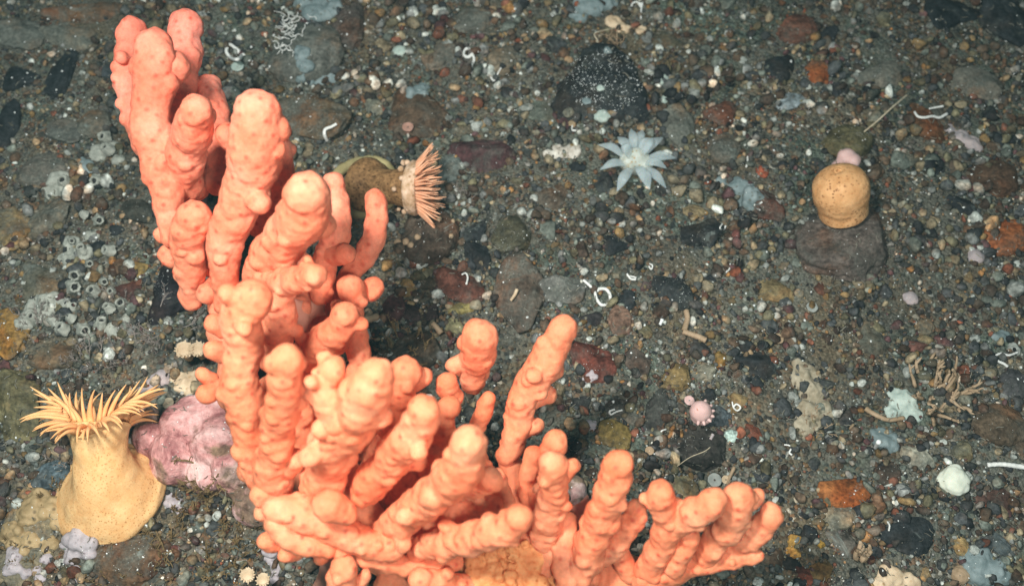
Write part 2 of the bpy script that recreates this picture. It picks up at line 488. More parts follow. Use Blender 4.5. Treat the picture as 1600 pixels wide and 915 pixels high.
# ------------------------------------------------------------------ the coral
# nodes are (x, y, radius) as seen in the photograph, with the height in cm of the first and last node
BR = [
 ('branch', 10.2, 8.6, [(207,48,23),(203,80,24),(202,115,24),(206,150,23),(215,190,22),(225,225,20)]),
 ('branch', 12.2, 8.2, [(240,72,29),(240,105,33),(238,135,33),(233,165,31),(236,195,30),(246,232,31),(252,265,29),(262,300,25),(266,338,21),(272,370,19)]),
 ('branch', 11.6, 10.8, [(272,104,25),(255,115,27)]),
 ('branch', 9.8, 8.4, [(291,40,27),(286,70,27),(284,105,26),(278,145,25),(265,185,24)]),
 ('branch', 12.4, 8.6, [(306,174,27),(303,200,30),(294,232,31),(285,262,31),(286,290,26)]),
 ('branch', 8.4, 7.4, [(327,134,19),(334,165,20),(340,200,21),(345,240,22),(338,285,20)]),
 ('branch', 10.0, 6.4, [(303,338,27),(294,378,27),(296,412,25),(300,440,20),(298,468,17)]),
 ('knob', 8.2, 8.0, [(252,366,11),(264,372,13)]),
 ('knob', 7.6, 7.4, [(262,395,16),(275,402,18)]),
 ('knob', 7.4, 7.0, [(324,458,18),(334,445,14)]),
 ('knob', 7.0, 6.8, [(340,485,13),(350,470,16)]),
 ('branch', 13.2, 7.2, [(403,178,39),(402,205,42),(402,235,43),(395,265,37),(384,295,34),(371,326,32),(357,356,31),(351,388,28),(353,420,23),(350,452,20),(352,475,17)]),
 ('knob', 11.2, 10.8, [(354,212,19),(370,225,22)]),
 ('branch', 9.6, 7.4, [(428,225,26),(438,260,22),(437,290,22),(420,320,22),(405,350,20)]),
 ('branch', 13.2, 7.6, [(480,302,36),(480,328,40),(466,350,38),(443,376,35),(423,402,33),(409,430,31),(404,458,28)]),
 ('knob', 11.4, 11.0, [(505,352,21),(490,350,25)]),
 ('branch', 11.6, 9.0, [(490,430,20),(470,435,22),(448,441,23),(420,440,24)]),
 ('branch', 9.2, 7.4, [(521,287,19),(529,315,18),(531,345,19),(524,372,21),(510,400,20),(505,435,20),(500,460,19)]),
 ('branch', 8.6, 7.8, [(541,397,16),(522,400,17),(505,405,17)]),
 ('branch', 8.2, 5.4, [(586,311,17),(589,340,18),(584,375,19),(566,405,17),(546,430,17),(527,460,18),(512,490,18)]),
 ('branch', 7.8, 6.2, [(549,452,23),(553,485,18),(545,520,18)]),
 ('branch', 7.2, 6.8, [(584,450,17),(563,458,18)]),
 ('branch', 9.4, 6.6, [(538,492,23),(532,515,24),(512,530,27),(494,545,25),(480,560,20)]),
 ('branch', 7.4, 6.2, [(560,515,17),(558,540,19),(563,565,18),(555,590,16)]),
 ('branch', 12.2, 6.8, [(396,466,31),(377,488,31),(379,520,30),(378,550,30),(375,582,28),(378,616,32),(384,652,29),(393,690,27),(402,722,25),(412,752,23)]),
 ('knob', 8.6, 8.4, [(334,506,16),(348,512,16)]),
 ('knob', 8.4, 8.2, [(335,547,17),(350,550,17)]),
 ('knob', 7.6, 7.4, [(318,585,13),(330,592,12)]),
 ('knob', 7.4, 7.2, [(323,615,16),(342,606,14),(358,612,14)]),
 ('branch', 9.6, 7.0, [(442,455,22),(440,490,24),(434,525,24),(428,560,22)]),
 ('branch', 13.2, 7.2, [(449,562,28),(446,598,28),(440,638,29),(435,675,28),(428,710,27),(425,745,28),(431,776,25)]),
 ('knob', 9.0, 8.4, [(462,718,18),(446,730,20)]),
 ('branch', 13.6, 7.6, [(589,584,28),(578,610,36),(562,640,40),(542,662,40),(522,690,37),(512,720,36),(504,750,35),(498,780,30)]),
 ('branch', 12.8, 11.6, [(520,578,23),(505,602,22),(520,630,28),(530,655,34)]),
 ('knob', 11.8, 11.4, [(592,648,22),(575,648,28)]),
 ('branch', 8.8, 7.0, [(634,582,27),(628,610,26),(620,640,25),(610,665,22)]),
 ('knob', 8.2, 8.0, [(662,590,15),(645,597,17)]),
 ('branch', 12.4, 8.0, [(663,640,25),(651,665,29),(634,690,31),(612,716,32),(592,740,29),(572,768,24)]),
 ('branch', 8.2, 6.8, [(702,637,19),(692,662,20),(684,690,19),(672,715,17)]),
 ('knob', 7.6, 7.0, [(698,598,18),(708,618,16)]),
 ('branch', 8.6, 5.6, [(749,524,29),(746,550,28),(741,576,24),(736,600,18)]),
 ('knob', 6.6, 6.2, [(716,570,15),(728,580,15)]),
 ('branch', 6.6, 4.6, [(762,622,13),(756,645,14),(744,668,13),(732,690,13)]),
 ('branch', 8.8, 5.0, [(881,513,22),(868,540,25),(848,573,27),(827,600,27),(816,628,22),(812,655,22),(802,688,20),(792,712,15)]),
 ('knob', 6.8, 6.6, [(868,578,14),(846,592,15)]),
 ('knob', 6.4, 6.2, [(856,616,15),(832,626,15)]),
 ('knob', 5.8, 5.6, [(836,664,14),(818,672,15)]),
 ('branch', 12.6, 6.8, [(733,690,28),(730,715,32),(716,742,32),(692,765,32),(662,785,30),(632,806,28),(605,830,25)]),
 ('branch', 10.0, 7.6, [(767,748,20),(748,752,22),(725,760,22)]),
 ('branch', 7.4, 6.2, [(776,744,13),(786,768,13),(795,790,13),(800,805,11)]),
 ('branch', 7.4, 6.6, [(768,792,18),(740,797,21),(705,806,20),(675,816,18)]),
 ('branch', 10.6, 6.4, [(812,806,23),(788,826,26),(752,838,25),(715,846,24),(682,852,22),(650,856,19)]),
 ('branch', 9.6, 5.2, [(864,724,22),(866,752,22),(863,782,23),(857,812,24),(850,842,22)]),
 ('branch', 7.2, 5.0, [(867,690,20),(855,720,17),(850,760,16)]),
 ('knob', 6.2, 5.8, [(896,728,13),(884,740,13)]),
 ('branch', 6.8, 5.0, [(834,712,15),(823,745,15),(823,775,13),(832,805,12)]),
 ('branch', 9.4, 5.0, [(966,726,25),(957,756,26),(946,790,27),(932,828,27),(918,862,26),(904,894,25)]),
 ('branch', 6.8, 5.0, [(994,794,17),(986,818,18),(966,846,19),(942,868,20)]),
 ('branch', 8.6, 4.6, [(1032,769,21),(1037,790,21),(1046,815,23),(1040,838,22),(1026,862,22),(1012,888,22)]),
 ('branch', 8.8, 7.0, [(1114,781,22),(1092,799,24),(1066,814,22),(1046,822,21)]),
 ('branch', 6.4, 5.2, [(1078,838,19),(1066,860,20),(1052,882,18)]),
 ('branch', 8.2, 5.0, [(1155,775,25),(1150,800,26),(1136,824,25),(1116,848,22),(1098,872,18)]),
 ('knob', 7.4, 7.2, [(1182,774,12),(1172,785,15)]),
 ('branch', 7.0, 5.0, [(1205,801,18),(1188,824,21),(1166,845,20),(1140,862,16)]),
 ('branch', 5.4, 4.2, [(1186,867,11),(1160,869,14),(1124,874,17),(1085,880,19),(1048,892,21),(1008,908,22)]),
 ('branch', 6.0, 5.0, [(888,812,14),(884,842,17),(880,872,18),(886,905,20)]),
 ('branch', 7.0, 5.6, [(538,886,22),(535,915,24),(530,945,22)]),
 ('knob', 6.4, 6.0, [(572,897,10),(560,912,12)]),
 ('branch', 6.6, 5.4, [(568,868,15),(600,878,17),(640,884,17),(680,884,16),(712,880,14)]),
 ('knob', 8.0, 7.8, [(405,773,15),(420,782,16)]),
 ('branch', 8.4, 7.4, [(428,818,17),(450,842,17),(480,852,16),(512,858,15)]),
 ('branch', 8.6, 7.0, [(432,796,22),(470,802,29),(505,815,30),(540,836,27),(575,848,25),(610,852,23)]),
 ('knob', 9.4, 9.0, [(515,790,27),(540,800,20)]),
 ('branch', 6.6, 4.4, [(472,640,17),(470,680,19),(474,720,20),(480,760,20)]),
 ('branch', 6.4, 4.2, [(545,740,18),(540,765,20),(545,800,22)]),
 ('branch', 6.2, 4.4, [(600,690,16),(585,720,18),(572,745,18)]),
 ('branch', 6.0, 4.2, [(640,750,17),(625,775,19),(610,800,20)]),
 ('branch', 6.2, 4.4, [(668,735,17),(664,760,19),(668,790,20)]),
 ('branch', 5.6, 4.0, [(715,780,17),(690,800,18),(672,830,20)]),
 ('branch', 6.8, 4.6, [(418,600,14),(414,640,16),(420,690,18),(440,740,20)]),
 ('branch', 6.6, 5.0, [(475,545,17),(486,580,18),(500,620,19)]),
 ('branch', 6.8, 5.2, [(412,520,16),(425,480,17),(445,430,18)]),
 ('branch', 6.8, 5.6, [(470,480,17),(478,450,18),(470,410,19)]),
 ('branch', 5.8, 4.2, [(560,650,18),(580,690,19),(600,740,20)]),
 ('branch', 7.2, 6.0, [(330,420,15),(318,390,16),(322,350,17)]),
 ('branch', 7.4, 6.2, [(306,300,17),(318,270,18),(322,240,17)]),
 ('branch', 6.0, 4.6, [(836,770,12),(842,800,14),(836,840,16)]),
 ('branch', 5.2, 4.0, [(962,850,14),(972,872,16),(985,895,18)]),
 ('knob', 7.0, 6.6, [(415,845,14),(428,850,15)]),
 ('knob', 6.8, 6.4, [(446,866,13),(462,862,14)]),
 ('knob', 6.6, 6.2, [(500,872,12),(510,862,14)]),
 ('knob', 7.6, 7.2, [(412,800,15),(425,806,16)]),
 ('branch', 6.4, 5.0, [(655,905,18),(690,912,20),(730,915,20)]),
]
STEM = [
 (5.6, [(352,470,22),(362,540,24),(385,640,26),(420,740,28),(480,800,30),(560,840,34),(640,870,36),(720,905,40),(760,950,44)]),
 (5.4, [(500,480,18),(490,560,22),(500,660,24),(540,760,26),(580,830,28)]),
 (5.2, [(620,660,18),(640,730,22),(650,800,25),(680,870,28)]),
 (4.0, [(735,690,14),(750,750,18),(770,810,22),(790,870,26)]),
 (4.2, [(1090,875,20),(1010,900,24),(920,905,27),(850,890,30),(780,920,34)]),
 (4.4, [(792,710,14),(805,770,16),(825,830,20),(840,880,24)]),
]
CORAL_BASE = P(760, 945, 0.0)
CORAL_BASE.z = 0
coral = empty('coral_colony', CORAL_BASE, 'large orange-pink bubbly branching coral fanning from the bottom edge to the upper left', 'coral')

def branch_balls(nodes, h0, h1, rng, lump=1.0):
    n = len(nodes)
    L = [0.0]
    for a, b in zip(nodes, nodes[1:]):
        L.append(L[-1] + math.hypot(a[0] - b[0], a[1] - b[1]))
    pts = []
    for (x, y, r), l in zip(nodes, L):
        r = r * 1.0
        h = (h0 + (h1 - h0) * (l / L[-1])) * 0.01
        pts.append((P(x, y, h), r * U(x, y, h)))
    balls = [(pts[0][0], pts[0][1] * 0.97)]
    seed = rng.uniform(-50, 50); run = 0.0; nxt = 0.3
    for (a, ra), (b, rb) in zip(pts, pts[1:]):
        d = (b - a).length
        ax = (b - a).normalized()
        m = max(1, int(d / (0.30 * min(ra, rb)) + 0.5))
        for i in range(1, m + 1):
            t = i / m
            r = ra + (rb - ra) * t
            run += d / m / r
            w = mn.noise((run * 0.95, seed, 0.5))
            f = 0.985 + 0.13 * w * lump
            j = Vector((mn.noise((run * 0.8, seed, 3.3)), mn.noise((run * 0.8, seed, 7.1)), mn.noise((run * 0.8, seed, 9.9)))) * r * 0.22 * lump
            c = a.lerp(b, t) + j
            balls.append((c, r * f))
            if run > nxt and lump > 0.6:
                nxt = run + rng.uniform(0.25, 0.75)
                dv = Vector((rng.gauss(0, 1), rng.gauss(0, 1), rng.gauss(0, 1) + 0.3))
                dv = dv - ax * dv.dot(ax)
                if dv.length > 1e-4:
                    dv.normalize()
                    nr = r * rng.uniform(0.36, 0.72)
                    balls.append((c + dv * (r * rng.uniform(1.08, 1.26) - nr), nr))
                    if rng.random() < 0.14 and r > 0.0034:
                        nb = r * rng.uniform(0.42, 0.58); dv = (dv + Vector((rng.gauss(0, .4), rng.gauss(0, .4), rng.gauss(0, .4)))).normalized()
                        balls.append((c + dv * r * 0.95, nb)); balls.append((c + dv * (r * 0.95 + nb * 0.7), nb * 0.95))
    return balls

crng = random.Random(21)
def add_polyps(me, rng, gap=0.0036):
    from mathutils.kdtree import KDTree
    nv = len(me.vertices)
    co = np.empty(nv * 3); me.vertices.foreach_get('co', co); co = co.reshape(-1, 3)
    no = np.empty(nv * 3); me.vertex_normals.foreach_get('vector', no); no = no.reshape(-1, 3)
    order = list(range(nv)); rng.shuffle(order)
    cell = {}; picks = []
    for i in order:
        c = co[i]; k = tuple((c // gap).astype(int))
        ok = True
        for dx in (-1, 0, 1):
            for dy in (-1, 0, 1):
                for dz in (-1, 0, 1):
                    for q in cell.get((k[0] + dx, k[1] + dy, k[2] + dz), ()):
                        d = q - c
                        if d.dot(d) < gap * gap: ok = False; break
                    if not ok: break
                if not ok: break
            if not ok: break
        if ok:
            cell.setdefault(k, []).append(c); picks.append(c)
    kd = KDTree(len(picks))
    for i, c in enumerate(picks): kd.insert(c, i)
    kd.balance()
    dist = np.empty(nv); idx = np.empty(nv, dtype=int)
    for i in range(nv):
        _, q, d = kd.find(co[i]); dist[i] = d; idx[i] = q
    amp = np.array([rng.uniform(0.1, 1.0) for _ in picks])[idx]
    spot = np.clip(1.15 - dist / 0.00095, 0, 1) * amp
    swell = np.exp(-(dist / 0.0013) ** 2) * (0.4 + amp)
    co2 = co + no * (0.00028 * swell)[:, None]
    me.vertices.foreach_set('co', co2.ravel()); me.update()
    a = me.attributes.new('polyp', 'FLOAT', 'POINT'); a.data.foreach_set('value', spot.astype(np.float32))
for kind, h0, h1, nodes in BR:
    bl = branch_balls(nodes, h0, h1, crng, 0.5 if kind == 'knob' or max(n[2] for n in nodes) <= 19 else 1.0)
    me = remeshed(kind, bl, 0.00042, 6, ((0.0007, 170), (0.00025, 430)), CORAL_BASE)
    add_polyps(me, crng)
    link(kind, me, M_CORAL, (0, 0, 0), coral)
sb = []
for h, nodes in STEM:
    hh = h
    nodes = [(x, y, r * 1.3) for x, y, r in nodes]
    sb += branch_balls(nodes, hh, hh if nodes[-1][1] < 900 else 1.5, crng, 1.0)
link('stem', remeshed('stem', sb, 0.0008, 4, ((0.0006, 160), (0.0003, 500)), CORAL_BASE), M_CORAL, (0, 0, 0), coral)

# granular yellow-orange crust low on the stem
cr = []
for i in range(620):
    x = crng.uniform(722, 868); y = crng.uniform(848, 950)
    if (x - 795) ** 2 / 75 ** 2 + (y - 905) ** 2 / 62 ** 2 > 1: continue
    h = 0.054 - 0.012 * abs(x - 795) / 75 + crng.uniform(-0.001, 0.0015)
    cr.append((P(x, y, h), crng.choice([2.5, 3, 3.5, 4, 5, 8]) * U(x, y, h)))
for i in range(40):
    x = crng.uniform(735, 855); y = crng.uniform(862, 945); h = 0.0495
    cr.append((P(x, y, h), 17 * U(x, y, h)))
link('holdfast', remeshed('holdfast', cr, 0.00034, 1, ((0.0003, 600),), CORAL_BASE), M_CRUST, (0, 0, 0), coral)

# thin webs of flesh stretched between the branches
def web(pts, th=0.0016):
    """a curtain of flesh: a closed outline (x, y, height in cm) filled to real thickness with a ragged edge"""
    P3 = [P(x, y, h * 0.01) for x, y, h in pts]
    c = sum(P3, Vector()) / len(P3)
    ring = []
    m = len(P3)
    for i in range(m):
        a, b = P3[i], P3[(i + 1) % m]
        for t in (0.0, 0.25, 0.5, 0.75):
            q = a.lerp(b, t)
            sag = 0.16 * math.sin(math.pi * t)
            ring.append(q.lerp(c, sag))
    n = len(ring)
    mb = MB()
    up = (CAM - c).normalized()
    vs = []
    for lay, o in ((0, th / 2), (1, -th / 2)):
        for s in (1.0, 0.7, 0.35):
            for q in ring:
                p = c + (q - c) * s
                k = 0.0012 * mn.noise(p * 160)
                vs.append(p + up * ((o if s < 1 else o * 0.3) + k))
        vs.append(c + up * (o + 0.0012 * mn.noise(c * 160)))
    fs = []
    for lay in range(2):
        b0 = lay * (3 * n + 1)
        for s in range(2):
            for i in range(n):
                f = (b0 + s * n + i, b0 + s * n + (i + 1) % n, b0 + (s + 1) * n + (i + 1) % n, b0 + (s + 1) * n + i)
                fs.append(f if lay == 0 else f[::-1])
        for i in range(n):
            f = (b0 + 2 * n + i, b0 + 2 * n + (i + 1) % n, b0 + 3 * n)
            fs.append(f if lay == 0 else f[::-1])
    b1 = 3 * n + 1
    for i in range(n):
        fs.append((i, b1 + i, b1 + (i + 1) % n, (i + 1) % n))
    mb.add(vs, fs)
    return mb
WEBS = [
 [(452,462,7.6),(490,470,6.8),(512,470,6.2),(510,492,6.0),(490,498,6.4),(480,520,6.8),(462,528,7.0),(455,500,7.2)],
 [(690,772,6.2),(726,745,6.0),(760,752,5.6),(752,790,6.0),(716,800,6.4)],
 [(890,792,5.0),(918,772,5.2),(930,782,5.4),(920,800,5.2),(906,808,5.0),(896,830,4.8)],
 [(868,836,5.4),(882,842,5.2),(896,858,5.0),(898,882,4.6),(880,868,5.0)],
 [(560,850,6.4),(600,845,6.2),(625,862,5.8),(590,872,5.6)],
 [(500,870,3.0),(545,862,3.4),(560,905,3.0),(510,930,2.4),(488,915,2.4)],
 [(585,700,7.0),(612,668,7.2),(622,690,7.2),(600,712,7.2)],
 [(716,880,4.4),(752,872,4.4),(756,915,4.0),(718,935,3.6),(700,900,3.8)],
]
for wb in WEBS:
    link('web', web(wb).mesh('web', True, CORAL_BASE), M_MEMBRANE, (0, 0, 0), coral)

# pixels the coral hides (so nothing unseen is strewn under it)
HIDE = []
for kind, h0, h1, nodes in BR:
    for a, b in zip(nodes, nodes[1:]):
        for t in (0, 0.5, 1):
            HIDE.append((a[0] + (b[0] - a[0]) * t, a[1] + (b[1] - a[1]) * t, a[2]))
for h, nodes in STEM:
    for x, y, r in nodes: HIDE.append((x, y, r))
def hidden(x, y, m=0.0):
    return any((x - a) ** 2 + (y - b) ** 2 < (max(0, r - m)) ** 2 for a, b, r in HIDE)

# ------------------------------------------------------------------ rocks
STONES = []
for i in range(16):
    rg = np.random.default_rng(100 + i)
    v, f = ico(5 if i < 8 else 4)
    kk = [7, 9, 14, 22][i % 4]
    r = stone_radii(v, rg, 9 + (i * 5) % 8, kk)
    off = rg.uniform(-20, 20, 3)
    nz = np.array([0.13 * mn.noise(Vector(q * 1.6 + off)) + 0.06 * mn.noise(Vector(q * 4.5 + off)) + 0.025 * mn.noise(Vector(q * 13 + off)) + 0.010 * mn.noise(Vector(q * 30 + off)) for q in v])
    vv = v * (r + nz)[:, None]
    vv /= np.abs(vv).max(axis=0)
    me = bpy.data.meshes.new('stone_shape')
    me.from_pydata(vv.tolist(), [], f.tolist())
    me.polygons.foreach_set('use_smooth', [True] * len(f))
    me.materials.append(M_ROCK)
    STONES.append(me)

TAKEN = []   # (px, py, radius) already occupied
def stone(name, px, py, rx, ry, rot, col, mat, variant, flat=0.55, sink=0.42, tilt=0.12):
    me = STONES[variant % len(STONES)]
    o = bpy.data.objects.new(name, me)
    COL.objects.link(o)
    p = P(px, py)
    u = U(px, py)
    rz = flat * min(rx, ry) * u
    h = rz * (1 - sink) * 0.5
    p = P(px, py, max(0.0, h))
    o.location = (p.x, p.y, gz(p.x, p.y) + rz * (0.5 - sink) * 1.2)
    o.scale = (rx * u * 1.10, ry * u * 1.14, rz)
    o.rotation_euler = (RNG.uniform(-tilt, tilt), RNG.uniform(-tilt, tilt), math.radians(rot))
    o.color = (col[0], col[1], col[2], 1)
    o.material_slots[0].link = 'OBJECT'
    o.material_slots[0].material = mat
    TAKEN.append((px, py, max(rx, ry)))
    return o

BLACK = (0.016, 0.019, 0.020); SLATE = (0.035, 0.042, 0.045); BROWN = (0.060, 0.040, 0.025); DBROWN = (0.034, 0.024, 0.017)
OLIVE = (0.085, 0.075, 0.038); TAN = (0.17, 0.135, 0.080); RUST = (0.135, 0.045, 0.018); OCHRE = (0.20, 0.115, 0.030)
MAROON = (0.048, 0.022, 0.022); GREEN = (0.075, 0.090, 0.070); GREY = (0.10, 0.105, 0.095); PALE = (0.26, 0.28, 0.25); LILAC = (0.19, 0.185, 0.20)
MINT = (0.33, 0.43, 0.38)
R, CL, SI, SK = M_ROCK, M_CLEAN, M_SILTY, M_SPECK
